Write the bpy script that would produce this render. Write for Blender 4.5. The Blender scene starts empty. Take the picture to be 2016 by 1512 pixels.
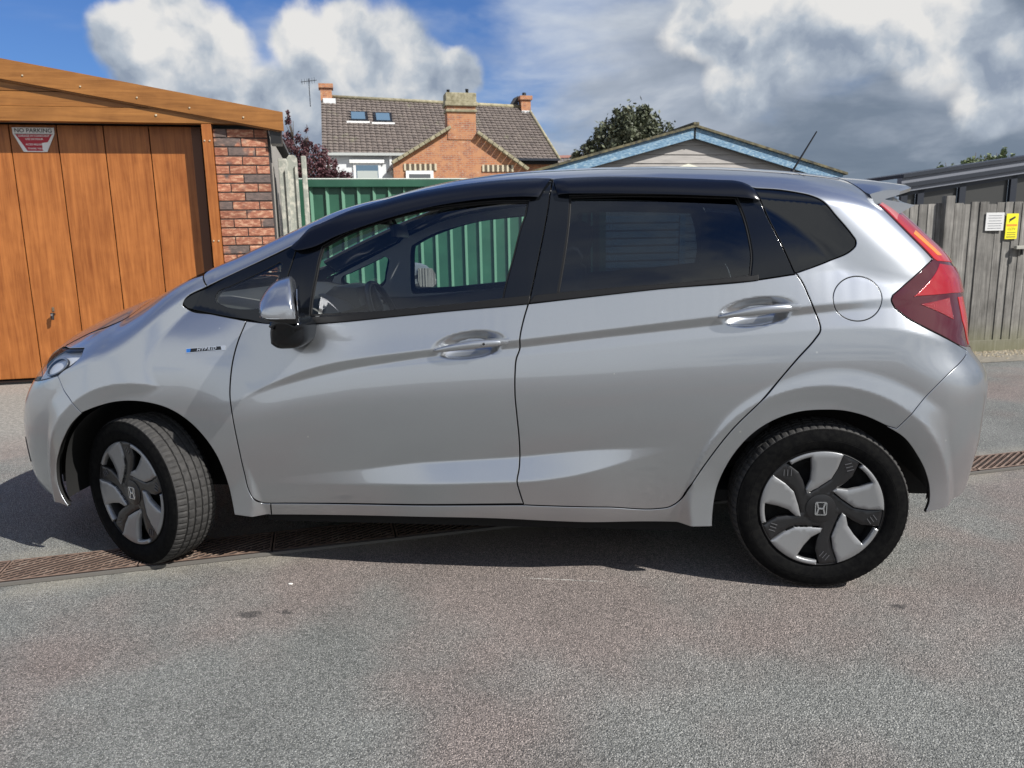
import bpy, bmesh, math, random
import numpy as np
from mathutils import Vector, Matrix
from mathutils.geometry import delaunay_2d_cdt
random.seed(7); rng = np.random.default_rng(7)
SC = bpy.context.scene; COL = SC.collection
# ---------------------------------------------------------------- camera
F_PX, CX, CY, CZ, YAW, PITCH, ROLL = 1478.0, .518, -3.395, 1.219, 7.08, 10.6, -1.16
def _cam():
    y, p, r = (math.radians(a) for a in (YAW, PITCH, ROLL))
    fw = Vector((-math.sin(y)*math.cos(p), math.cos(y)*math.cos(p), -math.sin(p)))
    ri = Vector((math.cos(y), math.sin(y), 0)); up = ri.cross(fw)
    r2 = math.cos(r)*ri+math.sin(r)*up; u2 = -math.sin(r)*ri+math.cos(r)*up
    cd = bpy.data.cameras.new('camera'); co = bpy.data.objects.new('camera', cd); COL.objects.link(co)
    m = Matrix((r2, u2, -fw)).transposed().to_4x4(); m.translation = Vector((CX, CY, CZ)); co.matrix_world = m
    cd.sensor_width = 36; cd.lens = 36*F_PX/2016; cd.clip_start = .05; cd.clip_end = 2000
    cd.dof.use_dof = True; cd.dof.focus_distance = 2.75; cd.dof.aperture_fstop = 7.0
    SC.camera = co
_cam()
# ---------------------------------------------------------------- sun, sky, exposure
SUN = Vector((1.0, -.45, 1.0)).normalized()
sl = bpy.data.lights.new('sun', 'SUN'); sl.energy = 5.0; sl.angle = math.radians(.53); sl.color = (1, .965, .91)
so = bpy.data.objects.new('sun', sl); COL.objects.link(so); so.rotation_euler = SUN.to_track_quat('Z', 'Y').to_euler()
so.location = (6, -3, 9)
SC.view_settings.view_transform = 'Standard'; SC.view_settings.look = 'None'
SC.view_settings.gamma = 1; SC.view_settings.exposure = 0.45; SC.view_settings.use_curve_mapping = False

class NT:
    """tiny helper for building node trees"""
    def __init__(s, tree): s.t = tree; s.n = tree.nodes; s.l = tree.links
    def node(s, typ, **kw):
        n = s.n.new(typ)
        for k, v in kw.items(): setattr(n, k, v)
        return n
    def put(s, sock, v):
        if isinstance(v, bpy.types.NodeSocket): s.l.new(v, sock)
        elif v is not None:
            try: sock.default_value = v
            except Exception:
                sock.default_value = tuple(v)+(1,)
    def m(s, op, a, b=None, c=None, clamp=False):
        n = s.node('ShaderNodeMath', operation=op, use_clamp=clamp)
        s.put(n.inputs[0], a)
        if b is not None: s.put(n.inputs[1], b)
        if c is not None: s.put(n.inputs[2], c)
        return n.outputs[0]
    def v(s, op, a, b=None, sc=None):
        n = s.node('ShaderNodeVectorMath', operation=op); s.put(n.inputs[0], a)
        if b is not None: s.put(n.inputs[1], b)
        if sc is not None: s.put(n.inputs['Scale'], sc)
        return n.outputs['Value'] if op in ('DISTANCE', 'LENGTH', 'DOT_PRODUCT') else n.outputs[0]
    def xyz(s, v):
        n = s.node('ShaderNodeSeparateXYZ'); s.put(n.inputs[0], v); return n.outputs
    def comb(s, x, y, z):
        n = s.node('ShaderNodeCombineXYZ'); [s.put(n.inputs[i], q) for i, q in enumerate((x, y, z))]; return n.outputs[0]
    def noise(s, vec, scale, detail=4, rough=.55, dist=0, color=False):
        n = s.node('ShaderNodeTexNoise'); s.put(n.inputs['Vector'], vec); n.inputs['Scale'].default_value = scale
        n.inputs['Detail'].default_value = detail; n.inputs['Roughness'].default_value = rough; n.inputs['Distortion'].default_value = dist
        return n.outputs['Color'] if color else n.outputs['Fac']
    def ramp(s, f, *stops, interp='LINEAR'):
        n = s.node('ShaderNodeValToRGB'); cr = n.color_ramp; cr.interpolation = interp
        while len(cr.elements) < len(stops): cr.elements.new(.5)
        for e, (p, c) in zip(cr.elements, stops):
            e.position = p; e.color = (c, c, c, 1) if isinstance(c, (int, float)) else tuple(c)+(1,)
        s.put(n.inputs[0], f); return n.outputs[0]
    def step(s, f, a, b):
        n = s.node('ShaderNodeMapRange', interpolation_type='SMOOTHSTEP'); s.put(n.inputs[0], f); s.put(n.inputs[1], a); s.put(n.inputs[2], b); return n.outputs[0]
    def mix(s, f, a, b, mode='MIX'):
        n = s.node('ShaderNodeMix', data_type='RGBA', blend_type=mode); s.put(n.inputs[0], f)
        s.put(n.inputs[6], a if not isinstance(a, tuple) else a+(1,)*(4-len(a))); s.put(n.inputs[7], b if not isinstance(b, tuple) else b+(1,)*(4-len(b)))
        return n.outputs[2]

def _world():
    w = bpy.data.worlds.new('World'); SC.world = w; w.use_nodes = True; t = w.node_tree; t.nodes.clear(); k = NT(t)
    D = k.node('ShaderNodeTexCoord').outputs['Generated']
    sky = k.node('ShaderNodeTexSky', sky_type='NISHITA', sun_disc=False)
    sky.sun_elevation = math.asin(SUN.z); sky.sun_rotation = math.atan2(SUN.x, SUN.y); sky.air_density = 1.25; sky.dust_density = .35; sky.ozone_density = 3.2
    z = k.xyz(D)[2]; x = k.xyz(D)[0]; y = k.xyz(D)[1]
    # puffy cumulus: clumps of discs in direction space, edges broken up by noise
    def warp(vec, off=(0, 0, 0)):
        a = k.v('SUBTRACT', k.noise(vec, 13, 5, .50, color=True), (.5, .5, .5)); b = k.v('SUBTRACT', k.noise(vec, 5, 3, .5, color=True), (.5, .5, .5))
        c = k.v('SUBTRACT', k.noise(vec, 48, 5, .6, color=True), (.5, .5, .5)); return k.v('ADD', k.v('ADD', k.v('ADD', vec, k.v('SCALE', a, sc=.042)), k.v('SCALE', b, sc=.030)), k.v('SCALE', c, sc=.011))
    DW = warp(D)
    CL = [(-0.523,0.822,0.227,0.036),(-0.483,0.842,0.241,0.045),(-0.449,0.865,0.223,0.044),(-0.505,0.840,0.199,0.045),(-0.465,0.865,0.185,0.039),(-0.434,0.879,0.198,0.025),
          (-0.355,0.903,0.241,0.035),(-0.305,0.921,0.243,0.042),(-0.256,0.940,0.226,0.049),(-0.299,0.932,0.203,0.049),(-0.222,0.953,0.204,0.037),(-0.343,0.915,0.213,0.042),(-0.180,0.962,0.203,0.028),(-0.206,0.962,0.181,0.031),
          (-0.40,0.90,.160,.050),(-0.33,.93,.150,.055),(-0.24,.955,.150,.05),
          (0.117,0.959,0.257,0.046),(0.180,0.955,0.236,0.050),(0.235,0.946,0.225,0.048),(0.284,0.930,0.235,0.055),(0.356,0.909,0.215,0.056),(0.417,0.891,0.178,0.040),(0.172,0.966,0.194,0.045),(0.414,0.899,0.144,0.036)]
    f = None
    for cx, cy, cz, r in CL:
        c = Vector((cx, cy, cz)).normalized()
        d = k.m('SUBTRACT', 1.0, k.m('DIVIDE', k.v('DISTANCE', DW, tuple(c)), r*1.25))
        f = d if f is None else k.m('SMOOTH_MAX', f, d, .25)
    cum = k.step(f, -.02, .30)
    # sheet clouds projected on a flat layer, denser to the right of the view
    zz = k.m('ADD', k.m('MAXIMUM', z, 0), .20)
    P = k.comb(k.m('DIVIDE', x, zz), k.m('DIVIDE', y, zz), 0)
    n1 = k.noise(P, 1.15, 6, .52, .25); n2 = k.noise(k.v('ADD', P, (7.3, 2.1, 4)), 2.3, 6, .52, .3)
    cov = k.m('ADD', k.m('ADD', .03, k.m('MULTIPLY', k.m('MULTIPLY', k.step(x, -.30, .20), k.step(z, .64, .42)), .34)), k.m('MULTIPLY', k.m('MULTIPLY', k.step(y, .15, -.35), k.step(z, .62, .48)), .28))
    cov = k.m('ADD', cov, k.m('MULTIPLY', k.step(z, .78, .92), .12)); low = k.m('MULTIPLY', k.step(z, .17, .03), .17)
    sheet = k.step(k.m('ADD', k.m('ADD', n1, cov), low), .52, .84)
    veil = k.m('MULTIPLY', k.m('MULTIPLY', k.step(n2, .44, .70), k.step(x, -.32, -.08)), .75)
    # colours
    rel = k.noise(k.v('ADD', DW, k.v('SCALE', D, sc=0.0)), 20, 5, .5); rel2 = k.noise(k.v('ADD', DW, tuple(SUN*.022)), 20, 5, .5)
    big = k.noise(DW, 9, 3, .5); big2 = k.noise(k.v('ADD', DW, tuple(SUN*.05)), 9, 3, .5)
    lit = k.m('ADD', k.m('MULTIPLY', k.m('SUBTRACT', rel, rel2), 2.0), k.m('MULTIPLY', k.m('SUBTRACT', big, big2), 2.6))
    up = k.step(z, .165, .275)
    lf = k.m('ADD', k.m('ADD', k.m('MULTIPLY', up, .50), k.m('MULTIPLY', lit, .85)), .36, clamp=True)
    cumc = k.ramp(lf, (0, (3.0/8, 3.6/8, 4.6/8)), (.45, (4.9/8, 5.5/8, 6.3/8)), (.8, (.93, .95, .97)), (1, (1.08, 1.07, 1.05)))
    cumc = k.mix(1.0, cumc, (7.4, 7.4, 7.4), 'MULTIPLY')
    sf = k.m('ADD', k.m('MULTIPLY', k.m('SUBTRACT', n2, .5), 1.0), k.m('ADD', k.m('MULTIPLY', k.step(z, .02, .25), .10), k.m('ADD', .42, k.m('ADD', k.m('MULTIPLY', k.step(x, .26, -.12), .36), k.m('MULTIPLY', k.step(y, .2, -.3), .45)))), clamp=True)
    shc = k.ramp(sf, (0, (1.2/8, 1.6/8, 2.2/8)), (.40, (1.9/8, 2.35/8, 3.0/8)), (.72, (4.0/8, 4.5/8, 5.3/8)), (1, (7.2/8, 7.6/8, 8.0/8)))
    shc = k.mix(1.0, shc, (8, 8, 8), 'MULTIPLY')
    blue = k.mix(1.0, sky.outputs[0], (.43, .63, 1.03), 'MULTIPLY')
    c = k.mix(veil, blue, (5.6, 6.3, 7.3)); c = k.mix(k.m('MULTIPLY', sheet, .96), c, shc); c = k.mix(cum, c, cumc)
    bg = k.node('ShaderNodeBackground'); k.put(bg.inputs[0], c); bg.inputs[1].default_value = .073
    o = k.node('ShaderNodeOutputWorld'); k.l.new(bg.outputs[0], o.inputs[0])
    w.cycles.sampling_method = 'MANUAL'; w.cycles.sample_map_resolution = 1024
_world()
SC.cycles.max_bounces = 12; SC.cycles.transparent_max_bounces = 24; SC.cycles.glossy_bounces = 5; SC.cycles.diffuse_bounces = 3
SC.cycles.sample_clamp_indirect = 6; SC.cycles.caustics_reflective = False; SC.cycles.caustics_refractive = False
try: SC.cycles.use_denoising = True
except Exception: pass
# ---------------------------------------------------------------- materials
def mat(name, color=(.5, .5, .5), rough=.5, metal=0, coat=0, coat_rough=.03, spec=.5, ior=None, fn=None, emission=None):
    m = bpy.data.materials.new(name); m.use_nodes = True; t = m.node_tree; b = t.nodes['Principled BSDF']
    b.inputs['Base Color'].default_value = tuple(color)+(1,); b.inputs['Roughness'].default_value = rough; b.inputs['Metallic'].default_value = metal
    b.inputs['Coat Weight'].default_value = coat; b.inputs['Coat Roughness'].default_value = coat_rough; b.inputs['Specular IOR Level'].default_value = spec
    if fn: fn(NT(t), b)
    m.diffuse_color = tuple(color)+(1,)
    return m
def bump(k, b, h, dist=.002, strength=1.0):
    n = k.node('ShaderNodeBump'); n.inputs['Distance'].default_value = dist; n.inputs['Strength'].default_value = strength
    k.put(n.inputs['Height'], h); k.l.new(n.outputs[0], b.inputs['Normal']); return n
def objc(k): return k.node('ShaderNodeTexCoord').outputs['Object']
def geo(k): return k.node('ShaderNodeNewGeometry').outputs['Position']
def rand(k): return k.node('ShaderNodeObjectInfo').outputs['Random']
def f_paint(k, b):
    p = geo(k)
    fl = k.node('ShaderNodeTexVoronoi'); k.put(fl.inputs['Vector'], p); fl.inputs['Scale'].default_value = 900
    v = k.m('MULTIPLY', k.m('SUBTRACT', k.xyz(fl.outputs['Color'])[0], .5), .10)
    c = k.mix(k.m('ADD', .5, v), (.275, .288, .305), (.50, .52, .545)); k.put(b.inputs['Base Color'], c)
    b.inputs['Coat IOR'].default_value = 2.2
    dust = k.noise(p, 6, 6, .6); zz = k.xyz(p)[2]
    d = k.m('MULTIPLY', k.step(dust, .45, .75), k.step(zz, .55, .15))
    k.put(b.inputs['Coat Roughness'], k.m('ADD', .02, k.m('MULTIPLY', d, .10)))
    sp = k.node('ShaderNodeTexVoronoi'); k.put(sp.inputs['Vector'], p); sp.inputs['Scale'].default_value = 9
    spk = k.m('MULTIPLY', k.m('LESS_THAN', sp.outputs['Distance'], .035), k.m('GREATER_THAN', k.xyz(sp.outputs['Color'])[0], .72))
    k.put(b.inputs['Base Color'], k.mix(k.m('MULTIPLY', spk, .5), c, (.75, .74, .70)))
M = {}
M['paint'] = mat('silver metallic paint', (.5, .52, .56), .31, .85, 1.0, .02, fn=f_paint)
M['gloss_black'] = mat('gloss black trim', (.006, .007, .009), .10, 0, 0, spec=.42)
M['visor'] = mat('smoked acrylic', (.004, .005, .009), .22, 0, 0, spec=.30)
M['rubber'] = mat('black rubber trim', (.007, .007, .0075), .5, spec=.3)
M['plastic'] = mat('black plastic', (.012, .012, .013), .38)
M['dark'] = mat('dark liner', (.006, .006, .006), .9)
M['chrome'] = mat('chrome', (.75, .76, .78), .08, 1.0)
M['mirror_glass'] = mat('mirror glass', (.85, .87, .9), .01, 1.0)
M['lining'] = mat('interior trim', (.10, .098, .095), .8)
M['headliner'] = mat('pale headliner', (.66, .67, .68), .8)
M['seat'] = mat('charcoal seat fabric', (.075, .075, .08), .9)
M['emblem'] = mat('silver emblem', (.72, .73, .75), .22, 1.0)
M['wheel_silver'] = mat('silver wheel cover', (.27, .275, .28), .38, .5, .5, .06)
M['wheel_black'] = mat('satin black spokes', (.010, .010, .011), .34, 0, .3, .1)
def f_tyre(k, b):
    n = k.noise(geo(k), 60, 4, .6); k.put(b.inputs['Base Color'], k.ramp(n, (.35, (.004, .004, .0045)), (.75, (.010, .010, .0095))))
    bump(k, b, k.noise(geo(k), 900, 2), .0006, .5)
M['tyre'] = mat('tyre rubber', (.016, .016, .016), .75, spec=.05, fn=f_tyre)
def f_tread(k, b):
    n = k.noise(geo(k), 40, 5, .65); k.put(b.inputs['Base Color'], k.ramp(n, (.3, (.018, .0175, .017)), (.7, (.042, .040, .038))))
    bump(k, b, k.noise(geo(k), 700, 3), .001, .6)
M['tread'] = mat('dusty tread rubber', (.05, .05, .05), .8, fn=f_tread)
def glass(name, tint, refl_rough=0.0, spec=1.0):
    m = bpy.data.materials.new(name); m.use_nodes = True; t = m.node_tree; t.nodes.clear(); k = NT(t)
    tr = k.node('ShaderNodeBsdfTransparent'); tr.inputs[0].default_value = tuple(tint)+(1,)
    gl = k.node('ShaderNodeBsdfGlossy'); gl.inputs['Roughness'].default_value = refl_rough; gl.inputs[0].default_value = (1, 1, 1, 1)
    fr = k.node('ShaderNodeFresnel'); fr.inputs[0].default_value = 1.5
    mx = k.node('ShaderNodeMixShader'); k.put(mx.inputs[0], k.m('DIVIDE', k.m('MULTIPLY', fr.outputs[0], 1.55*spec), k.m('ADD', 1.0, fr.outputs[0]), clamp=True)); k.l.new(tr.outputs[0], mx.inputs[1]); k.l.new(gl.outputs[0], mx.inputs[2])
    o = k.node('ShaderNodeOutputMaterial'); k.l.new(mx.outputs[0], o.inputs[0]); return m
M['glass'] = glass('clear tinted car glass', (.90, .95, .93))
M['glass_dark'] = glass('privacy glass', (.13, .17, .20))
M['glass_black'] = glass('very dark privacy glass', (.035, .042, .06))
M['lens'] = glass('clear lamp lens', (.96, .97, .97), 0, .35)
def f_red(k, b):
    b.inputs['Transmission Weight'].default_value = 0
M['red_lens'] = mat('red lamp lens', (.33, .004, .009), .12, .15, 1.0, .02)
M['red_bright'] = mat('bright red lamp lens', (.75, .012, .010), .10, .1, 1.0, .02, fn=lambda k, b: k.put(b.inputs['Base Color'], k.mix(k.step(k.m('SUBTRACT', k.xyz(geo(k))[2], 1.20), .06, -.05), (.36, .004, .008), (.46, .010, .008))))
M['amber_glint'] = mat('amber reflector', (.95, .30, .04), .10, .3, 1.0, .02)
M['dark_lens'] = mat('smoked red lens', (.060, .003, .007), .10, 0, .8, .02)
def f_hatch(k, b):
    p = geo(k); a = k.m('SINE', k.m('MULTIPLY', k.m('ADD', k.xyz(p)[0], k.xyz(p)[2]), 900)); c2 = k.m('SINE', k.m('MULTIPLY', k.m('SUBTRACT', k.xyz(p)[0], k.xyz(p)[2]), 900))
    bump(k, b, k.m('MULTIPLY', a, c2), .001, .8)
M['red_reflex'] = mat('red reflector grid', (.26, .004, .009), .2, .1, 1.0, .03, fn=f_hatch)
M['blue_badge'] = mat('blue badge', (.01, .12, .42), .25, .2, .5)
M['orange'] = mat('amber lens', (.8, .25, .03), .2, 0, 1)

# ---------------------------------------------------------------- object helpers
def link(o, parent=None):
    COL.objects.link(o)
    if parent is not None: o.parent = parent
    return o
def raw(name, verts, faces, material, parent=None, smooth=True, normals=None):
    me = bpy.data.meshes.new(name); me.from_pydata([tuple(map(float, v)) for v in verts], [], [tuple(map(int, f)) for f in faces]); me.update()
    for m in (material if isinstance(material, (list, tuple)) else [material]): me.materials.append(m)
    if smooth: me.polygons.foreach_set('use_smooth', [True]*len(me.polygons))
    if normals is not None:
        me.normals_split_custom_set_from_vertices([tuple(map(float, n)) for n in normals])
    return link(bpy.data.objects.new(name, me), parent)
def frombm(name, bm, material, parent=None, smooth=False, angle=None):
    me = bpy.data.meshes.new(name); bmesh.ops.recalc_face_normals(bm, faces=bm.faces); bm.to_mesh(me); bm.free()
    for m in (material if isinstance(material, (list, tuple)) else [material]): me.materials.append(m)
    if smooth: me.polygons.foreach_set('use_smooth', [True]*len(me.polygons))
    if angle is not None: me.set_sharp_from_angle(angle=math.radians(angle))
    return link(bpy.data.objects.new(name, me), parent)
def box(bm, c, d, rot=None, bev=0, mi=0):
    r = bmesh.ops.create_cube(bm, size=1); vs = r['verts']
    bmesh.ops.scale(bm, vec=d, verts=vs)
    if bev:
        es = list({e for v in vs for e in v.link_edges}); rr = bmesh.ops.bevel(bm, geom=es, offset=bev, segments=2, affect='EDGES', profile=.6); vs = list({v for f in rr['faces'] for v in f.verts} | {v for v in vs if v.is_valid})
    if rot is not None: bmesh.ops.transform(bm, matrix=rot.to_4x4() if len(rot) == 3 else rot, verts=vs)
    bmesh.ops.translate(bm, vec=c, verts=vs)
    if mi:
        for v in vs:
            for f in v.link_faces: f.material_index = mi
    return vs
def tube(bm, pts, r, n=10, cap=True):
    pts = [Vector(p) for p in pts]; rs = r if isinstance(r, (list, tuple)) else [r]*len(pts); rings = []
    for i, p in enumerate(pts):
        t = (pts[min(i+1, len(pts)-1)]-pts[max(i-1, 0)]).normalized(); a = t.orthogonal().normalized() if i == 0 else (a-a.dot(t)*t).normalized(); b = t.cross(a)
        rings.append([bm.verts.new(p+rs[i]*(math.cos(2*math.pi*j/n)*a+math.sin(2*math.pi*j/n)*b)) for j in range(n)])
    for i in range(len(rings)-1):
        for j in range(n): bm.faces.new((rings[i][j], rings[i][(j+1) % n], rings[i+1][(j+1) % n], rings[i+1][j]))
    if cap: bm.faces.new(rings[0]); bm.faces.new(rings[-1])
    return rings
def prism(bm, poly, a, b, place, bev=0):
    """extrude a 2-d outline between depths a and b; place(u, v, d) gives the 3-d point"""
    v0 = [bm.verts.new(place(u, v, a)) for u, v in poly]; v1 = [bm.verts.new(place(u, v, b)) for u, v in poly]; n = len(poly)
    fs = [bm.faces.new(v0), bm.faces.new(v1[::-1])]
    for i in range(n): fs.append(bm.faces.new((v0[i], v1[i], v1[(i+1) % n], v0[(i+1) % n])))
    if bev:
        bmesh.ops.recalc_face_normals(bm, faces=fs)
        bmesh.ops.bevel(bm, geom=list({e for e in fs[1].edges}), offset=bev, segments=2, affect='EDGES', profile=.5)
    return v0+v1
def empty(name, loc=(0, 0, 0), rz=0, label=None, cat=None, group=None):
    o = bpy.data.objects.new(name, None); COL.objects.link(o); o.location = loc; o.rotation_euler = (0, 0, rz); o.empty_display_size = .1
    tag(o, label, cat, group); return o
def tag(o, label=None, cat=None, group=None, kind=None):
    if label: o['label'] = label
    if cat: o['category'] = cat
    if group: o['group'] = group
    if kind: o['kind'] = kind
    return o
# ---------------------------------------------------------------- car body surface (metres, car faces -x, wheels on z=0)
def _line(pts, x, sm=0.03):
    xs = np.array([p[0] for p in pts]); ys = np.array([p[1] for p in pts])
    g = np.arange(-2.4, 2.4, 0.005); y = np.interp(g, xs, ys)
    k = np.exp(-0.5*(np.arange(-60, 61)*0.005/sm)**2); k /= k.sum()
    y = np.convolve(np.pad(y, 60, mode='edge'), k, mode='valid')
    return np.interp(x, g, y)
def _ss(a, b, x):
    t = np.clip((x-a)/(b-a), 0, 1); return t*t*(3-2*t)
L_U = [(-.84,.665),(-.80,.685),(-.676,.738),(-.558,.783),(-.443,.812),(-.292,.834),(-.079,.858),(.229,.89),(.528,.924),(.885,.965),(1.2,.997),(1.413,1.012),(1.6,1.02)]
L_L = [(-.84,.655),(-.80,.674),(-.677,.722),(-.521,.762),(-.369,.793),(-.08,.834),(.228,.862),(.528,.897),(.862,.932),(1.2,.970),(1.42,.988),(1.6,.996)]
L_S = [(-.84,.62),(-.8,.64),(-.6,.715),(-.37,.775),(-.114,.808),(.142,.830),(.466,.853),(.771,.886),(1.0,.903),(1.224,.918),(1.367,.922),(1.464,.917),(1.529,.904),(1.6,.882),(1.686,.848),(1.8,.80),(2.0,.70)]
L_T = [(-.9,.34),(-.787,.355),(-.627,.379),(-.392,.41),(-.163,.441),(.206,.469),(.466,.499),(.784,.519),(1.0,.53)]
L_B = [(-.9,.335),(-.788,.346),(-.396,.355),(-.017,.371),(.272,.387),(.402,.408),(.529,.44),(.655,.475),(.784,.512),(1.0,.53)]
L_BELT = [(-1.3,1.03),(-1.0,1.012),(-.884,.989),(-.76,.964),(-.564,.95),(-.433,.957),(-.212,.976),(.005,.996),(.262,1.016),(.466,1.038),(.708,1.062),(1.0,1.083),(1.136,1.10),(1.4,1.12),(2,1.15)]
L_CANT = [(-1.3,.98),(-1.10,1.055),(-.85,1.155),(-.62,1.262),(-.53,1.305),(-.402,1.352),(-.216,1.396),(-.034,1.423),(.145,1.439),(.33,1.443),(.514,1.441),(.739,1.431),(.905,1.419),(1.03,1.405),(1.2,1.385),(1.4,1.36),(2,1.30)]
L_H = [(-2.10,.50),(-2.04,.63),(-2.0,.72),(-1.95,.79),(-1.9,.83),(-1.83,.87),(-1.73,.920),(-1.638,.957),(-1.524,1.0),(-1.412,1.04),(-1.301,1.072),(-1.197,1.088),(-1.06,1.136),(-.872,1.217),(-.762,1.265),(-.578,1.338),(-.437,1.392),(-.299,1.440),(-.163,1.470),(-.03,1.492),(.102,1.505),(.233,1.513),(.513,1.518),(.764,1.513),(1.009,1.500),(1.191,1.483),(1.371,1.460),(1.448,1.446),(1.6,1.42),(2.1,1.36)]
Z_F = [(.10,-1.94),(.18,-1.99),(.22,-2.03),(.30,-2.045),(.40,-2.045),(.52,-2.04),(.60,-2.02),(.68,-1.985),(.76,-1.965),(.9,-1.96),(1.6,-1.9)]
Z_R = [(.10,1.83),(.20,1.86),(.25,1.885),(.32,1.905),(.5,1.925),(.70,1.935),(.76,1.92),(.80,1.882),(.85,1.857),(.92,1.865),(1.0,1.855),(1.08,1.835),(1.15,1.79),(1.25,1.685),(1.35,1.575),(1.42,1.53),(1.6,1.44)]
LF, NF, LR, NR = .75, 2.8, .42, 3.0
GX = np.arange(-2.30, 2.201, .008); GZ = np.arange(.05, 1.651, .004)
def _build_table():
    X, Z = np.meshgrid(GX, GZ, indexing='ij'); x = GX
    zU, zL, zS, zT, zB2, zBe, zC = [_line(l, x)[:, None] for l in (L_U, L_L, L_S, L_T, L_B, L_BELT, L_CANT)]
    aband = (_ss(-.84, -.60, x)*(1-_ss(1.15, 1.55, x)))[:, None]
    astrip = (_ss(-.70, -.1, x))[:, None]
    alow = (_ss(-.85, -.05, x)*(1-_ss(.45, .82, x)))[:, None]
    rear = _ss(.95, 1.35, x)[:, None]; front = (1-_ss(-1.05, -.62, x))[:, None]
    def seg(a, b, w=.003): return _ss(a-w, a+w, Z)*(1-_ss(b-w, b+w, Z))
    # lower body slope (dW/dz)
    s = np.zeros_like(Z)
    s += .22*(1-_ss(.20, .30, Z)) + .05*(1-_ss(.30, .55, Z))
    s += .085*_ss(.74, .52, Z) - .15*_ss(.55, 1, (Z-.45)/(np.maximum(zS, .5)-.45))
    s += .03*(1-_ss(.45, .60, Z))
    s = s*(1-seg(zB2, zT)*alow*1.0) - .32*seg(zB2, zT)*alow
    up = _ss(-.003, .003, Z-zS)
    bandm = seg(zL, zU)
    strip = seg(zS, zL)
    above = _ss(-.003, .003, Z-zU)
    sU = -.26 - .13*rear
    sdoor = -.13*(1-astrip*strip) + astrip*strip*(-.30-.10*rear)
    s_up = sdoor*(1-above)*(1-bandm) + bandm*(aband*.27 + (1-aband)*(-.18-.1*rear)) + above*sU
    s = s*(1-up) + s_up*up
    # front fender: crowned shoulder
    sf = -.10*_ss(.62, .74, Z) - .18*_ss(.72, .84, Z) - .22*_ss(.82, .95, Z) - .25*_ss(.93, 1.08, Z) + .22*(1-_ss(.20, .30, Z)) + .05*(1-_ss(.30, .55, Z)) + .085*_ss(.74, .52, Z) + .03*(1-_ss(.45, .60, Z))
    s = s*(1-front) + sf*front
    g = _ss(-.004, .004, Z-zBe)
    sg = -(.32 + .13*np.clip((Z-zBe)/np.maximum(zC-zBe, .1), 0, 1))
    s = s*(1-g) + sg*g
    W = np.zeros_like(Z); d = GZ[1]-GZ[0]
    W[:, 1:] = np.cumsum((s[:, 1:]+s[:, :-1])*.5*d, axis=1)
    i0 = int(round((.60-GZ[0])/d)); W += .838 - W[:, i0:i0+1]
    W -= (.022*np.clip(-(x+.3)/1.0, 0, 2)**2*.6 + .010*np.clip((x-.4)/1.0, 0, 2)**2)[:, None]
    # wheel arch flares
    for cx, amp in ((-1.237, 1.), (1.255, 1.)):
        r = np.hypot(X-cx, Z-.300); rf = .435
        pl = .848 - (.24+.75*(1-_ss(.40, .66, Z)))*np.maximum(0, r-rf) - .15*np.maximum(0, rf-r) - .022*(1-_ss(.34, .62, Z)) - (.012 if cx < 0 else .004)
        fade = 0 if cx > 0 else .05*_ss(-1.22, -.86, X)*_ss(.45, .65, Z)
        pl = pl - fade; k = .002
        h = np.clip(.5+.5*(pl-W)/k/2, 0, 1)
        W = W*(1-h)+pl*h + k*h*(1-h)
    return W
_TW = _build_table()
def _bs(t):
    return ((1-t)**3/6, (3*t**3-6*t**2+4)/6, (-3*t**3+3*t**2+3*t+1)/6, t**3/6)
def _tab(x, z):
    fx = np.clip((x-GX[0])/(GX[1]-GX[0]), 1, len(GX)-3.001); fz = np.clip((z-GZ[0])/(GZ[1]-GZ[0]), 1, len(GZ)-3.001)
    ix = fx.astype(int); iz = fz.astype(int); wx = _bs(fx-ix); wz = _bs(fz-iz); o = 0
    for a in range(4):
        for b in range(4): o = o + wx[a]*wz[b]*_TW[ix+a-1, iz+b-1]
    return o
DIMPLES = []   # (xc, zc, half length, half height, depth, tilt)
def _top(x, z):
    H = _line(L_H, x); zc = _line(L_CANT, x)
    hood = 1-_ss(-1.36, -1.00, x); ws = _ss(-1.36, -1.00, x)*(1-_ss(-.55, -.30, x)); roof = _ss(-.55, -.30, x)
    zk = hood*(H-.24) + ws*(zc-.035) + roof*(zc-.055); p = hood*2.6 + ws*8. + roof*2.7; q = hood*1.9 + ws*2. + roof*2.
    t = np.clip((z-zk)/(H-zk), 0, 1)
    return np.maximum(1-t**q, 0)**(1/p)
def _zi(l, z): return _line(l, z, .02)
def width(x, z):
    """half width of the body at station x and height z"""
    x, z = np.broadcast_arrays(np.asarray(x, float), np.asarray(z, float))
    w = _tab(x, z)*_top(x, z)
    tf = np.clip((x-_zi(Z_F, z))/LF, 0, 1); tr = np.clip((_zi(Z_R, z)-x)/LR, 0, 1)
    w = w*np.maximum(1-(1-tf)**NF, 0)**(1/NF)*np.maximum(1-(1-tr)**NR, 0)**(1/NR)
    for xc, zc, a, b, dep, ti in DIMPLES:
        u = (x-xc)*math.cos(ti)+(z-zc)*math.sin(ti); v = -(x-xc)*math.sin(ti)+(z-zc)*math.cos(ti)
        r = np.sqrt((u/a)**2+(v/b)**2); w = w - dep*(1-_ss(.35, 1.0, r))
    return w
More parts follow.
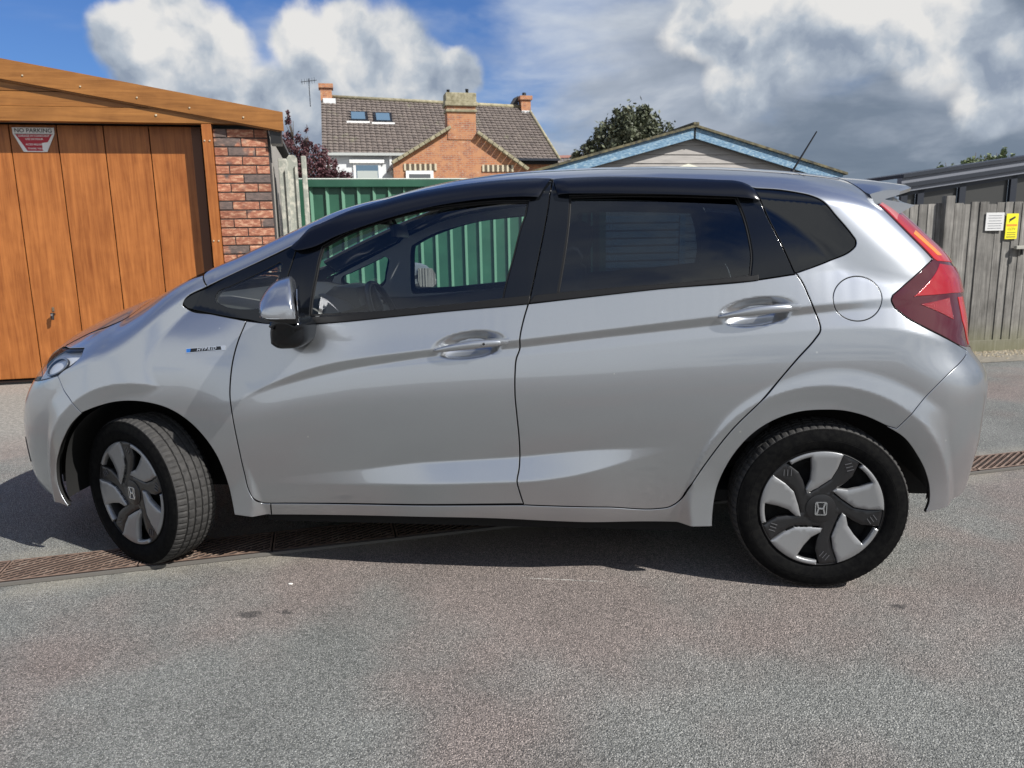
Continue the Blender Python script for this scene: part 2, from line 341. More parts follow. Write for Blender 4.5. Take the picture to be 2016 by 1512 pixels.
# (s, z) parameters: s = x in the middle, angle-like towards the nose and the tail
def s2x(s, z):
    s, z = np.broadcast_arrays(np.asarray(s, float), np.asarray(z, float)); x = s.copy()
    xa = _zi(Z_F, z)+LF; xb = _zi(Z_R, z)-LR
    u = np.clip((xa-s)/(2*LF), 0, 1); x = np.where(s < xa, xa-LF*(1-(1-u)**2), x)
    u = np.clip((s-xb)/(2*LR), 0, 1); return np.where(s > xb, xb+LR*(1-(1-u)**2), x)
def x2s(x, z):
    x, z = np.broadcast_arrays(np.asarray(x, float), np.asarray(z, float)); s = x.copy()
    xa = _zi(Z_F, z)+LF; xb = _zi(Z_R, z)-LR
    t = np.clip((xa-x)/LF, 0, 1); s = np.where(x < xa, xa-2*LF*(1-np.sqrt(1-t)), s)
    t = np.clip((x-xb)/LR, 0, 1); return np.where(x > xb, xb+2*LR*(1-np.sqrt(1-t)), s)
def surf(s, z):
    x = s2x(s, z); w = width(x, z); return np.stack([x, -w, np.broadcast_to(z, x.shape)], -1)
def surf_n(s, z, h=.002):
    a = surf(s+h, z)-surf(s-h, z); b = surf(s, np.asarray(z)+h)-surf(s, np.asarray(z)-h)
    n = np.cross(a, b); n /= np.maximum(np.linalg.norm(n, axis=-1, keepdims=True), 1e-12)
    return n
def top_z(x, y):
    """height of the upper skin (bonnet, windscreen, roof) over the point x, y"""
    x, y = np.broadcast_arrays(np.asarray(x, float), np.abs(np.asarray(y, float)))
    hi = _line(L_H, x); lo = hi-.40
    for _ in range(34):
        m = (lo+hi)/2; big = width(x, m) > y; lo = np.where(big, m, lo); hi = np.where(big, hi, m)
    return (lo+hi)/2
# outlines on the body surface in its (s, z) coordinates, metres
PTS = {
 'door_front': [(-0.7961, 0.9571),(-0.8221, 0.8874),(-0.8378, 0.8227),(-0.846, 0.7576),(-0.8495, 0.6917),(-0.8464, 0.6396),(-0.841, 0.5708),(-0.8348, 0.4754),(-0.8283, 0.3859),(-0.8186, 0.322),(-0.8016, 0.2863),(-0.7802, 0.2641),(-0.7449, 0.2609)],
 'bgap_up': [(0.3319, 1.4433),(0.3226, 1.3511),(0.297, 1.2006),(0.271, 1.0691)],
 'bgap': [(0.2583, 1.0146),(0.2413, 0.9568),(0.2293, 0.8955),(0.2281, 0.8596),(0.2164, 0.8255),(0.2112, 0.7698),(0.2103, 0.699),(0.2156, 0.6191),(0.2208, 0.5447),(0.2217, 0.476),(0.2193, 0.4277),(0.2128, 0.3868),(0.2202, 0.348),(0.233, 0.2987)],
 'rdoor_rear': [(0.2322, 0.2946),(0.5297, 0.2866),(0.71, 0.2763),(0.7482, 0.2824),(0.7854, 0.3083),(0.8144, 0.3602),(0.8722, 0.4581),(0.9577, 0.585),(1.0447, 0.6816),(1.1619, 0.8282),(1.2139, 0.8896),(1.2289, 0.9133),(1.225, 0.95),(1.2068, 0.9913),(1.1908, 1.032),(1.1771, 1.0659),(1.1534, 1.1041)],
 'cline': [(1.022, 1.3943),(1.0303, 1.3796),(1.0761, 1.2725),(1.1153, 1.1889),(1.1495, 1.1065)],
 'belt': [(-0.7961, 0.9571),(-0.7344, 0.9507),(-0.5813, 0.9463),(-0.4449, 0.9535),(-0.2208, 0.9733),(-0.002, 0.9926),(0.1771, 1.0064),(0.2583, 1.0133),(0.4656, 1.0351),(0.7103, 1.0598),(1.0083, 1.0811),(1.1493, 1.0996)],
 'qglass': [(1.1547, 1.1037),(1.262, 1.1411),(1.3357, 1.174),(1.349, 1.187),(1.3527, 1.2054),(1.343, 1.2214),(1.2937, 1.2862),(1.2448, 1.3436),(1.2135, 1.3581),(1.1657, 1.3704),(1.1138, 1.3803),(1.0344, 1.3881)],
 'cant': [(-0.5904, 1.2582),(-0.5647, 1.2873),(-0.5205, 1.304),(-0.4063, 1.3523),(-0.2324, 1.4004),(-0.0445, 1.4269),(0.1378, 1.4428),(0.2576, 1.4457),(0.3287, 1.4448),(0.5135, 1.4432),(0.7398, 1.4316),(0.9041, 1.4188),(0.9793, 1.4105),(1.0044, 1.4007),(1.0215, 1.3914)],
 'tri': [(-1.0504, 1.0163),(-1.0439, 1.0346),(-0.9712, 1.0808),(-0.8661, 1.1275),(-0.7479, 1.1776),(-0.61, 1.2357)],
 'tri_low': [(-1.0504, 1.0163),(-1.0397, 1.0063),(-0.9303, 0.9818),(-0.7961, 0.9571)],
 'hoodgap': [(-1.32, 1.0476),(-1.1736, 1.0112),(-1.1951, 0.979),(-1.2699, 0.9442),(-1.3971, 0.9226),(-1.5368, 0.9038),(-1.6496, 0.8777),(-1.6856, 0.8532),(-1.7321, 0.8351)],
 'farch': [(-0.8897, 0.2148),(-0.9012, 0.308),(-0.9116, 0.3838),(-0.9311, 0.4582),(-0.9698, 0.5307),(-1.0248, 0.5926),(-1.0923, 0.6361),(-1.1726, 0.6588),(-1.2467, 0.665),(-1.3148, 0.6599),(-1.3884, 0.6431),(-1.4727, 0.6162),(-1.5334, 0.5712),(-1.5841, 0.5184),(-1.6332, 0.4594),(-1.675, 0.3901),(-1.6865, 0.3322),(-1.6767, 0.2754),(-1.6474, 0.2236)],
 'rarch': [(0.9018, 0.2182),(0.9037, 0.2834),(0.9125, 0.3524),(0.9402, 0.4396),(0.9786, 0.5096),(1.0308, 0.5704),(1.0969, 0.6151),(1.1702, 0.641),(1.2507, 0.6485),(1.3179, 0.6452),(1.3854, 0.6277),(1.4535, 0.5963),(1.5089, 0.5609),(1.5649, 0.4948),(1.6041, 0.4345),(1.6316, 0.3658),(1.6357, 0.3127),(1.6279, 0.286)],
 'rbump_gap': [(1.8407, 0.8312),(1.6427, 0.7559),(1.5455, 0.662),(1.4866, 0.5863)],
 'fbump_gap': [(-1.6221, 0.747),(-1.5859, 0.7051),(-1.5218, 0.6617),(-1.4727, 0.6162)],
 'sill_t': [(-0.7449, 0.2609),(0.3235, 0.2927),(0.7101, 0.2734)],
 'sill_b': [(-0.8897, 0.2146),(-0.7532, 0.2073),(0.1364, 0.2326),(0.53, 0.222),(0.8996, 0.2185)],
 'tail_in': [(1.5127, 1.3245),(1.5416, 1.2881),(1.5899, 1.2285),(1.642, 1.1694),(1.6711, 1.137)],
 'tail_blk': [(1.6736, 1.1398),(1.6056, 1.1127),(1.5203, 1.0635),(1.4655, 1.0253),(1.4599, 1.0142),(1.4697, 0.9859),(1.5092, 0.9547),(1.5726, 0.9228),(1.6507, 0.892),(1.763, 0.8537),(1.95, 0.83)],
 'fuel': [(1.2682, 1.0186),(1.3546, 1.0919),(1.4317, 1.0159),(1.3484, 0.9424)],
 'rbump_out': [(1.6282, 0.2845),(1.6887, 0.2999),(1.7975, 0.2959),(1.93, 0.27),(1.93, 0.32),(1.94, 0.36),(1.94, 0.44),(1.97, 0.54),(1.9509, 0.6488),(1.99, 0.72),(2.01, 0.72),(1.9852, 0.7774),(1.9295, 0.8077),(1.8407, 0.8312)],
 'fbump_out': [(-1.6474, 0.2236),(-1.7369, 0.232),(-2.03, 0.23),(-2.07, 0.28),(-2.1, 0.37),(-2.12, 0.44),(-2.11, 0.52),(-2.12, 0.56),(-2.1, 0.62),(-2.03, 0.7049),(-1.8473, 0.7195)],
 'headl': [(-1.8444, 0.7181),(-2.0515, 0.7449),(-1.93, 0.8171),(-1.93, 0.8164),(-1.6446, 0.8448),(-1.4942, 0.8552),(-1.4908, 0.8305),(-1.5293, 0.8009),(-1.6008, 0.7691),(-1.6321, 0.7508),(-1.7361, 0.7321)],
 'spoil_gap': [(1.53, 1.42),(1.537, 1.393),(1.5074, 1.3533),(1.4972, 1.3306)],
 'joint': [(-1.0035, 1.1249),(-0.9688, 1.084)],
 'wline': [(-0.6062, 1.2415),(-0.6223, 1.1858),(-0.649, 1.0946),(-0.6714, 1.0265),(-0.6925, 0.9536)],
 'fglass': [(-0.5451, 0.9749),(-0.5451, 1.0012),(-0.542, 1.0492),(-0.5334, 1.1118),(-0.5195, 1.1992),(-0.5112, 1.226),(-0.4218, 1.2708),(-0.295, 1.3145),(-0.1437, 1.3498),(0.0071, 1.3652),(0.1561, 1.3731),(0.2542, 1.3703),(0.248, 1.3273),(0.23, 1.2706),(0.206, 1.1676),(0.1882, 1.1027),(0.1716, 1.0265),(-0.077, 0.9982),(-0.3256, 0.9822)],
 'rglass': [(0.3544, 1.0421),(0.3752, 1.17),(0.388, 1.2748),(0.3927, 1.3475),(0.3939, 1.3843),(0.6254, 1.383),(0.8442, 1.3737),(0.9677, 1.3658),(0.9799, 1.337),(0.9968, 1.2877),(1.0105, 1.2229),(1.0168, 1.1696),(1.0096, 1.0931),(0.7849, 1.0723),(0.5694, 1.0587)],
 'triglass': [(-0.9261, 1.0242),(-0.9336, 1.0441),(-0.9261, 1.0605),(-0.8701, 1.0864),(-0.7788, 1.125),(-0.6996, 1.1604),(-0.6778, 1.17),(-0.6674, 1.1633),(-0.6747, 1.1241),(-0.6879, 1.085),(-0.7091, 1.0264),(-0.7375, 1.0069),(-0.8107, 0.9973),(-0.8767, 1.0042)],
 'tri_full': [(-1.0492, 1.0162),(-1.0511, 1.0296),(-1.0359, 1.0458),(-0.9697, 1.0791),(-0.8558, 1.1374),(-0.7482, 1.1792),(-0.675, 1.2096),(-0.6062, 1.2415),(-0.6223, 1.1858),(-0.649, 1.0946),(-0.6714, 1.0265),(-0.6925, 0.9536),(-0.7932, 0.9607),(-0.9173, 0.98),(-1.0348, 1.0024)],
 'fmould': [(-0.5837, 0.9462),(-0.4449, 0.9535),(-0.2208, 0.9733),(-0.002, 0.9926),(0.1771, 1.0064),(0.2583, 1.0133),(0.2615, 1.0371),(0.1696, 1.0284),(-0.0025, 1.0105),(-0.2215, 0.9928),(-0.4458, 0.9725),(-0.5783, 0.9662)],
 'rmould': [(0.2641, 1.0157),(0.4656, 1.0351),(0.7103, 1.0598),(1.0083, 1.0811),(1.0288, 1.0838),(1.0281, 1.0975),(1.0122, 1.0941),(0.785, 1.0734),(0.5694, 1.0598),(0.2928, 1.0389),(0.2805, 1.0368)],
 'fvisor_t': [(-0.5904, 1.2582),(-0.5647, 1.2873),(-0.5205, 1.304),(-0.4063, 1.3523),(-0.2324, 1.4004),(-0.0445, 1.4269),(0.1378, 1.4428),(0.2576, 1.4457),(0.3287, 1.4448)],
 'fvisor_b': [(-0.6347, 1.2179),(-0.6099, 1.2058),(-0.5451, 1.2117),(-0.447, 1.2522),(-0.3262, 1.2914),(-0.2066, 1.3239),(-0.0877, 1.3498),(0.0309, 1.365),(0.1485, 1.3731),(0.2876, 1.3749)],
 'rvisor_t': [(0.3351, 1.4411),(0.5136, 1.4425),(0.7396, 1.4303),(0.9038, 1.4175),(0.979, 1.4093),(1.0041, 1.3995),(1.0209, 1.3885)],
 'rvisor_b': [(0.3563, 1.3814),(0.5697, 1.3751),(0.7897, 1.3642),(0.9511, 1.3531),(1.0424, 1.3451)],
 'fh': [(-0.0832, 0.8559),(-0.0006, 0.9097),(0.0569, 0.9213),(0.1428, 0.9094),(0.1982, 0.8853),(0.1771, 0.8542),(0.1062, 0.8324),(-0.0018, 0.8308)],
 'fhg': [(-0.0799, 0.8529),(0.0717, 0.8717),(0.189, 0.8817)],
 'keyhole': [(0.0933, 0.8794)],
 'rh': [(0.8863, 0.9609),(0.9441, 1.0082),(1.0187, 1.0243),(1.0927, 1.0166),(1.1595, 0.9908),(1.1286, 0.9609),(1.0609, 0.9412),(0.9731, 0.9385)],
 'rhg': [(0.893, 0.9643),(1.0251, 0.9767),(1.1526, 0.9922)],
 'badge': [(-1.0195, 0.8593),(-0.869, 0.8699),(-0.868, 0.8534),(-1.0145, 0.8441)],
 'lampsplit': [(1.5279, 1.0184),(1.7362, 1.0239),(1.95, 0.99)],
 'lamptri': [(1.5534, 0.9953),(1.7023, 1.0173),(1.7089, 0.9362)],
 'lampdark': [(1.6711, 1.137),(1.7116, 1.1303),(1.5279, 1.0184),(1.4599, 1.0142)],
 'lampred': [(1.719, 1.1301),(1.8339, 1.1241),(1.8518, 1.0879),(1.88, 1.051),(1.8778, 1.0213),(1.7362, 1.0239),(1.5279, 1.0184)],
}
# ---------------------------------------------------------------- building body panels from outlines on the surface
def crv(pts, step=.007):
    p = np.array(pts, float)
    if len(p) < 3: return straight(p, step)
    e = np.vstack([2*p[0]-p[1], p, 2*p[-1]-p[-2]]); out = []
    for i in range(1, len(e)-2):
        a, b, c, d = e[i-1:i+3]; n = max(1, int(np.hypot(*(c-b))/step)); t = np.arange(n)[:, None]/n
        # centripetal-like tangents keep unevenly spaced points from overshooting
        l0, l1, l2 = max(np.hypot(*(b-a)), 1e-6), max(np.hypot(*(c-b)), 1e-6), max(np.hypot(*(d-c)), 1e-6)
        m1 = ((c-b)/l1*l0+(b-a)/l0*l1)/(l0+l1)*l1; m2 = ((d-c)/l2*l1+(c-b)/l1*l2)/(l1+l2)*l1
        out.append((2*t**3-3*t**2+1)*b+(t**3-2*t**2+t)*m1+(-2*t**3+3*t**2)*c+(t**3-t**2)*m2)
    return np.vstack(out+[e[-2][None]])
def straight(p, step=.007):
    p = np.array(p, float); out = []
    for b, c in zip(p[:-1], p[1:]):
        n = max(1, int(np.hypot(*(c-b))/step)); out.append(b+(c-b)*(np.arange(n)[:, None]/n))
    return np.vstack(out+[p[-1][None]])
def outline(*cs):
    """join curves into one closed outline (straight links between them)"""
    a = np.vstack([np.array(c, float) for c in cs]); a = np.vstack([a, a[:1]]); out = [a[0]]
    for q in a[1:]:
        d = np.hypot(*(q-out[-1]))
        if d < .0022: continue
        if d > .012:
            n = int(d/.008); out += [out[-1]*(1-i/n)+q*i/n for i in range(1, n)]
        out.append(q)
    if np.hypot(*(out[-1]-out[0])) < .0022: out.pop()
    a = np.array(out); x, y = a[:, 0], a[:, 1]
    return a if (x*np.roll(y, -1)-y*np.roll(x, -1)).sum() > 0 else a[::-1]
def norm2(a):
    t = np.roll(a, -1, 0)-a; t /= np.maximum(np.linalg.norm(t, axis=1, keepdims=True), 1e-9); n = np.stack([t[:, 1], -t[:, 0]], 1)
    m = n+np.roll(n, 1, 0); l = np.linalg.norm(m, axis=1, keepdims=True); m = m/np.maximum(l, .3); return m   # outward for ccw
def inside(p, a):
    x, y = p[:, 0], p[:, 1]; r = np.zeros(len(p), bool); b = np.roll(a, -1, 0)
    for (x0, y0), (x1, y1) in zip(a, b):
        if y0 == y1: continue
        c = (y0 > y) != (y1 > y); r ^= c & (x < (x1-x0)*(y-y0)/(y1-y0)+x0)
    return r
def near(p, a):
    d = np.full(len(p), 9.)
    for i in range(0, len(a), 64): d = np.minimum(d, np.sqrt(((p[:, None]-a[None, i:i+64])**2).sum(-1)).min(1))
    return d
def shell(out, holes=(), off=0., step=(.020, .007), flange=.014, rnd=.0020, gap=.0040, fine=None, hgap=None, offfn=None, creases=()):
    """-> verts, faces, normals of a panel lying on the left side of the car"""
    o = out-norm2(out)*gap; hs = [h-norm2(h)*(-(gap if hgap is None else hgap)) for h in holes]
    lo, hi = o.min(0), o.max(0)
    gx, gz = np.meshgrid(np.arange(lo[0], hi[0], step[0]), np.arange(lo[1], hi[1], step[1])); gx[1::2] += step[0]/2
    pts = np.stack([gx.ravel(), gz.ravel()], 1)
    if fine is not None:
        for x0, x1, z0, z1, st in fine:
            m = (pts[:, 0] > x0) & (pts[:, 0] < x1) & (pts[:, 1] > z0) & (pts[:, 1] < z1); pts = pts[~m]
            fx, fz = np.meshgrid(np.arange(x0, x1, st), np.arange(z0, z1, st)); fx[1::2] += st/2; pts = np.vstack([pts, np.stack([fx.ravel(), fz.ravel()], 1)])
    if creases:   # rows of points following the crease lines keep them crisp
        rows = []
        for ln in creases:
            xx = np.arange(max(lo[0], -.9), min(hi[0], 1.7), .009); zz = _line(ln, xx); ok = (zz > lo[1]) & (zz < hi[1]); xx, zz = xx[ok], zz[ok]
            if not len(xx): continue
            pts = pts[np.abs(pts[:, 1]-np.interp(pts[:, 0], xx, zz)) > .0085] if True else pts
            for dz_ in (-.0065, -.0022, .0022, .0065): rows.append(np.stack([xx, zz+dz_], 1))
        if rows: pts = np.vstack([pts]+rows)
    k = inside(pts, o)
    for h in hs: k &= ~inside(pts, h)
    pts = pts[k]; bd = np.vstack([o]+hs)
    if len(pts): pts = pts[near(pts, bd) > min(step)*.55]
    v = np.vstack([bd, pts]); es = []; k0 = 0; rings = []
    for r in [o]+hs:
        n = len(r); rings.append(np.arange(k0, k0+n)); es += [(k0+i, k0+(i+1) % n) for i in range(n)]; k0 += n
    co, _, fa, ov, _, _ = delaunay_2d_cdt([Vector(q) for q in v], es, [], 0, 1e-6, True)
    co = np.array([tuple(c) for c in co]); mp = {}
    for i, l in enumerate(ov):
        for j in l: mp[j] = i
    fa = np.array([f for f in fa if len(f) == 3]); cen = co[fa].mean(1); kk = inside(cen, o)
    for h in hs: kk &= ~inside(cen, h)
    fa = fa[kk]; s, z = co[:, 0], co[:, 1]
    # orient: left side faces -y
    a = co[fa[:, 1]]-co[fa[:, 0]]; b = co[fa[:, 2]]-co[fa[:, 0]]; cr = a[:, 0]*b[:, 1]-a[:, 1]*b[:, 0]; fa = np.where(cr[:, None] > 0, fa, fa[:, ::-1])
    N = surf_n(s, z); P = surf(s, z); d = off if offfn is None else off+offfn(s, z); P = P+N*(d[:, None] if offfn is not None else d)
    V, NN, Fc = [P], [N], [tuple(f) for f in fa]; base = len(P); shell.inner = []
    if flange:
        h = 2e-3
        for ri, (ring2, idx) in enumerate(zip([o]+hs, rings)):
            ii = np.array([mp[j] for j in idx]); n2 = norm2(ring2)*(1 if ri == 0 else -1)
            t = surf(s[ii]+n2[:, 0]*h, z[ii]+n2[:, 1]*h)-surf(s[ii], z[ii]); nn = N[ii]; t -= (t*nn).sum(1, keepdims=True)*nn; t /= np.maximum(np.linalg.norm(t, axis=1, keepdims=True), 1e-9)
            r1 = P[ii]+t*rnd-nn*rnd; r2 = r1-nn*flange; m = len(ii)
            V += [r1, r2]; NN += [t*.95+nn*.25, t]
            for q in range(m):
                w = (q+1) % m; A, B, C, D = ii[q], ii[w], base+w, base+q
                E_, F2 = base+m+w, base+m+q
                if ri == 0: Fc += [(A, D, C, B), (D, F2, E_, C)]
                else: Fc += [(A, B, C, D), (D, C, E_, F2)]
                shell.inner.append(len(Fc)-1)
            base += 2*m
    V = np.vstack(V); NN = np.vstack(NN); NN /= np.maximum(np.linalg.norm(NN, axis=1, keepdims=True), 1e-9)
    return V, Fc, NN
FLIP = np.array([1, -1, 1.])
def panel(name, out, m, parents, join=False, label=None, **kw):
    V, Fc, N = shell(out, **kw); V2, N2, F2 = V*FLIP, N*FLIP, [f[::-1] for f in Fc]; inn = list(shell.inner); m = [m, M['dark']] if inn else m
    def mi(o, idx):
        for i in idx: o.data.polygons[i].material_index = 1
        return o
    if join:
        n = len(V); nf = len(Fc); return mi(raw(name, np.vstack([V, V2]), Fc+[tuple(i+n for i in f) for f in F2], m, parents[0], normals=np.vstack([N, N2])), inn+[i+nf for i in inn])
    L = mi(raw(name, V, Fc, m, parents[0], normals=N), inn); R_ = mi(raw(name, V2, F2, m, parents[1], normals=N2), inn)
    if label: L['label'] = R_['label'] = label
    return [L, R_]
def grid(name, P, m, parent, flipn=False, thick=0):
    a, b = P.shape[:2]; du = np.gradient(P, axis=0); dv = np.gradient(P, axis=1); N = np.cross(du, dv); N /= np.maximum(np.linalg.norm(N, axis=2, keepdims=True), 1e-9)
    if N[a//2, b//2, 2] < 0: N = -N; up = False
    else: up = True
    f = []
    for i in range(a-1):
        for j in range(b-1):
            q = (i*b+j, (i+1)*b+j, (i+1)*b+j+1, i*b+j+1); f.append(q if up else q[::-1])
    return raw(name, P.reshape(-1, 3), f, m, parent, normals=N.reshape(-1, 3))

def build_car():
    K = {k: crv(v) if len(v) > 2 else np.array(v) for k, v in PTS.items()}; T = PTS
    car = empty('hatchback_car', (0, 0, 0), 0, 'silver five-door hatchback parked side-on in the middle of the yard, front wheels turned', 'car')
    both = [car, car]; pa = M['paint']; CR = (L_U, L_L, L_S, L_T, L_B)
    # handle recesses pressed into the doors
    DIMPLES.append((.052, .873, .142, .050, .030, .13)); DIMPLES.append((1.025, .980, .142, .050, .030, .12))
    A = crv(T['door_front']); B = crv(T['bgap']); Cc = crv(T['rdoor_rear'])
    belt_f = crv(T['belt'][:8]); belt_r = crv(T['belt'][7:12]); A0, B0 = T['door_front'], T['bgap']
    fd = panel('front_door', outline(belt_f, B, [T['door_front'][-1]], A[::-1]), pa, both, fine=[(-.11, .22, .805, .94, .0065)], step=(.015, .007), creases=CR)
    rd = panel('rear_door', outline(belt_r, Cc[::-1], B[::-1]), pa, both, fine=[(.86, 1.19, .91, 1.05, .0065)], step=(.012, .007), creases=CR)
    cf = crv(T['cant'][:9]); cr_ = crv(T['cant'][8:15]); wl = crv(T['wline']); bu = crv(T['bgap_up']); cl = crv(T['cline'])
    gb, ru = M['gloss_black'], M['rubber']
    fg = outline(crv(T['fglass'][:6]), crv(T['fglass'][5:12]), crv(T['fglass'][11:17]), crv(T['fglass'][16:]))
    rg = outline(crv(T['rglass'][:5]), crv(T['rglass'][4:8]), crv(T['rglass'][7:13]), crv(T['rglass'][12:]))
    panel('window_frame', outline(wl, crv(T['belt'][2:8]), bu[::-1], cf[::-1]), gb, fd, holes=[fg], off=-.003, hgap=0)
    panel('window_frame', outline(bu, belt_r, cl[::-1], cr_[::-1]), gb, rd, holes=[rg], off=-.003, hgap=0)
    g2 = fg+norm2(fg)*.006; panel('window_glass', g2, M['glass'], fd, off=-.012, flange=0, gap=0, step=(.03, .02))
    g2 = rg+norm2(rg)*.006; panel('window_glass', g2, M['glass_dark'], rd, off=-.012, flange=0, gap=0, step=(.03, .02))
    # inner run channels of the windows
    for nm, q, par in (('fglass', fg, fd), ('rglass', rg, rd)):
        inner = q-norm2(q)*.007; panel('window_seal', q, ru, par, holes=[inner], off=-.007, gap=-.001, hgap=0, flange=.004, step=(.02, .01))
    tg = outline(crv(T['triglass'])); tf = outline(crv(T['tri_full'][:8]), crv(T['tri_full'][7:11]), crv(T['tri_full'][10:]))
    tri = panel('quarter_light', tf, gb, both, holes=[tg], off=-.003, hgap=0)
    panel('quarter_light_glass', tg+norm2(tg)*.004, M['glass'], tri, off=-.006, flange=0, gap=0)
    cq = crv(T['qglass'][:12]); qg = outline(cl, cq)
    panel('rear_quarter_glass', qg, M['glass_black'], both, off=-.0025, gap=.003, flange=.004)
    panel('rear_quarter_backing', qg, M['plastic'], both, off=-.03, gap=.006, flange=0)
    panel('belt_moulding', outline(T['fmould']), ru, fd, off=.006, gap=0, flange=.01, rnd=.003)
    panel('belt_moulding', outline(T['rmould']), ru, rd, off=.006, gap=0, flange=.01, rnd=.003)
    # smoked rain visors standing off the glass
    def visor(top, bot, par):
        t = crv(top); b = crv(bot); n = 70; 
        def res(c):
            l = np.r_[0, np.cumsum(np.hypot(*np.diff(c, axis=0).T))]; q = np.linspace(0, l[-1], n); return np.stack([np.interp(q, l, c[:, 0]), np.interp(q, l, c[:, 1])], 1)
        t, b = res(t), res(b); rows = []; prof = [(0, .002), (.02, .007), (.08, .010), (.30, .0125), (.55, .015), (.80, .0175), (.95, .0185), (1.0, .018), (.995, .015), (.8, .0145), (.4, .010), (.08, .005)]
        ends = np.minimum(1, np.minimum(np.arange(n), n-1-np.arange(n))/4.)**.5
        for w, d in prof:
            q = t*(1-w)+b*w; s_, z_ = q[:, 0], q[:, 1]; rows.append(surf(s_, z_)+surf_n(s_, z_)*(.003+(d-.002)*(.35+.65*ends))[:, None])
        P = np.array(rows); f = [(i*n+j, i*n+j+1, (i+1)*n+j+1, (i+1)*n+j) for i in range(len(rows)-1) for j in range(n-1)]
        f += [tuple(i*n for i in range(len(rows))), tuple(i*n+n-1 for i in range(len(rows)))[::-1]]
        for sgn, pr in ((1, par[0]), (-1, par[1])):
            Q2 = P.reshape(-1, 3)*np.array([1, sgn, 1]); bm = bmesh.new(); vs = [bm.verts.new(tuple(v)) for v in Q2]
            for q in f:
                try: bm.faces.new([vs[i] for i in q])
                except ValueError: pass
            frombm('rain_visor', bm, M['visor'], pr, smooth=True, angle=50)
    visor(T['fvisor_t'], T['fvisor_b'], fd); visor(T['rvisor_t'], T['rvisor_b'], rd)
    # front wing
    hE = np.array([(-1.215,.50),(-1.25,.545),(-1.30,.615),(-1.345,.655),(-1.40,.668),(-1.48,.650),(-1.56,.632),(-1.64,.620),(-1.70,.595),(-1.77,.540),(-1.85,.475),(-1.93,.385)])
    hEc = crv(hE, .012); hz = top_z(hEc[:, 0], hEc[:, 1]); HGa = np.stack([x2s(hEc[:, 0], hz), hz], 1); HG = HGa[hEc[:, 0] > -1.655]; HL = HGa[hEc[:, 0] <= -1.655]; fa = T['farch']
    panel('front_wing', outline(A, [T['sill_b'][1]], [T['sill_b'][0]], crv(fa[:12]), crv(T['fbump_gap'])[::-1], crv([T['headl'][i] for i in (9, 8, 7, 6)]), [T['headl'][5], T['headl'][4]], HG[::-1], [T['joint'][0]], [T['joint'][1]], [T['tri'][2]], crv(T['tri'][:3])[::-1], crv(T['tri_low'])), pa, both, step=(.011, .007))
    # body side: pillar, cant rail, rear quarter and sill
    def edge_z(x):
        H = _line(L_H, x); zc = _line(L_CANT, x); k = .62+.20*(1-_ss(-.55, -.30, x)); return zc+k*(H-zc)
    xe = np.arange(1.36, -1.0, -.02); er = np.stack([x2s(xe, edge_z(xe)), edge_z(xe)], 1)
    tb = T['tail_blk']; sb = T['sill_b']; fu = T['fuel']; fc = np.array([(fu[0][0]+fu[2][0])/2, (fu[1][1]+fu[3][1])/2]); frx, frz = abs(fu[2][0]-fu[0][0])/2, abs(fu[1][1]-fu[3][1])/2
    circ = outline([(fc[0]+frx*math.cos(a), fc[1]+frz*math.sin(a)) for a in np.linspace(0, 2*math.pi, 73)[:-1]])
    side = panel('body_side', outline([T['joint'][0], T['joint'][1]], crv(T['tri'][2:6]), crv(T['cant']), cq[::-1], Cc[::-1][:-1], [A0[-1]], [sb[1]], crv(sb[1:]), crv(T['rarch'][:12]), crv(T['rbump_gap'])[::-1], [tb[9]], crv([tb[i] for i in (9, 8, 7, 6, 5)]), crv([tb[i] for i in (5, 4, 3)]), crv([tb[i] for i in (3, 2, 1, 0)]), crv(T['tail_in'])[::-1], [T['spoil_gap'][3], (1.545, 1.365), (1.50, 1.40), (1.455, 1.435)], er), pa, both, holes=[circ], hgap=0, step=(.011, .007), creases=CR[:2])
    flap = panel('fuel_flap', circ, pa, side, gap=.0055, step=(.010, .005), creases=CR[:2])
    # front bumper, grille, headlights
    hl = T['headl']; zf = lambda z: float(_zi(Z_F, np.array([z]))[0])-2*LF
    panel('front_bumper', outline(crv([hl[9], hl[10], hl[0]]), [(-2.10, .700), (-2.35, .665), (zf(.655)-.01, .655)], [(zf(z)-.01, z) for z in np.arange(.64, .20, -.02)], [(-2.5, .20), (-2.2, .235), (-2.06, .262), (-1.85, .238), (-1.70, .236)], crv(fa[11:])[::-1], crv(T['fbump_gap'])[::-1]), pa, both, join=True, gap=.0015)
    panel('grille', outline([(-2.33, .765), (-2.36, .675), (zf(.665)-.01, .665), (zf(.77)-.01, .775)]), M['gloss_black'], both, join=True, off=-.004, gap=0)
    panel('lower_grille', outline([(-2.32, .50), (-2.40, .30), (zf(.3)-.01, .29), (zf(.5)-.01, .52)]), M['plastic'], both, join=True, off=.003, gap=0, flange=.006)
    panel('fog_lamp_bezel', outline([(-2.12, .46), (-2.07, .36), (-2.25, .33), (-2.28, .44)]), M['plastic'], both, off=.003, gap=0, flange=.006)
    lo = outline([hl[5], hl[4]], HL, [(-2.34, .680), (-2.10, .706)], [hl[0]], crv([hl[0], hl[10], hl[9]]), crv([hl[9], hl[8], hl[7], hl[6], hl[5]]))
    head = panel('headlight', lo, M['lens'], both, off=-.001, gap=.003, flange=.006)
    panel('lamp_bowl', lo, mat('lamp reflector', (.78, .78, .78), .35, .2), head, off=-.022, gap=.001, flange=0)
    ring = outline([(-1.72+.115*math.cos(a)+.02*math.sin(a), .785+.034*math.sin(a)+.010*math.cos(a)) for a in np.linspace(0, 2*math.pi, 41)[:-1]]); ring2 = ring+(ring.mean(0)-ring)*.10
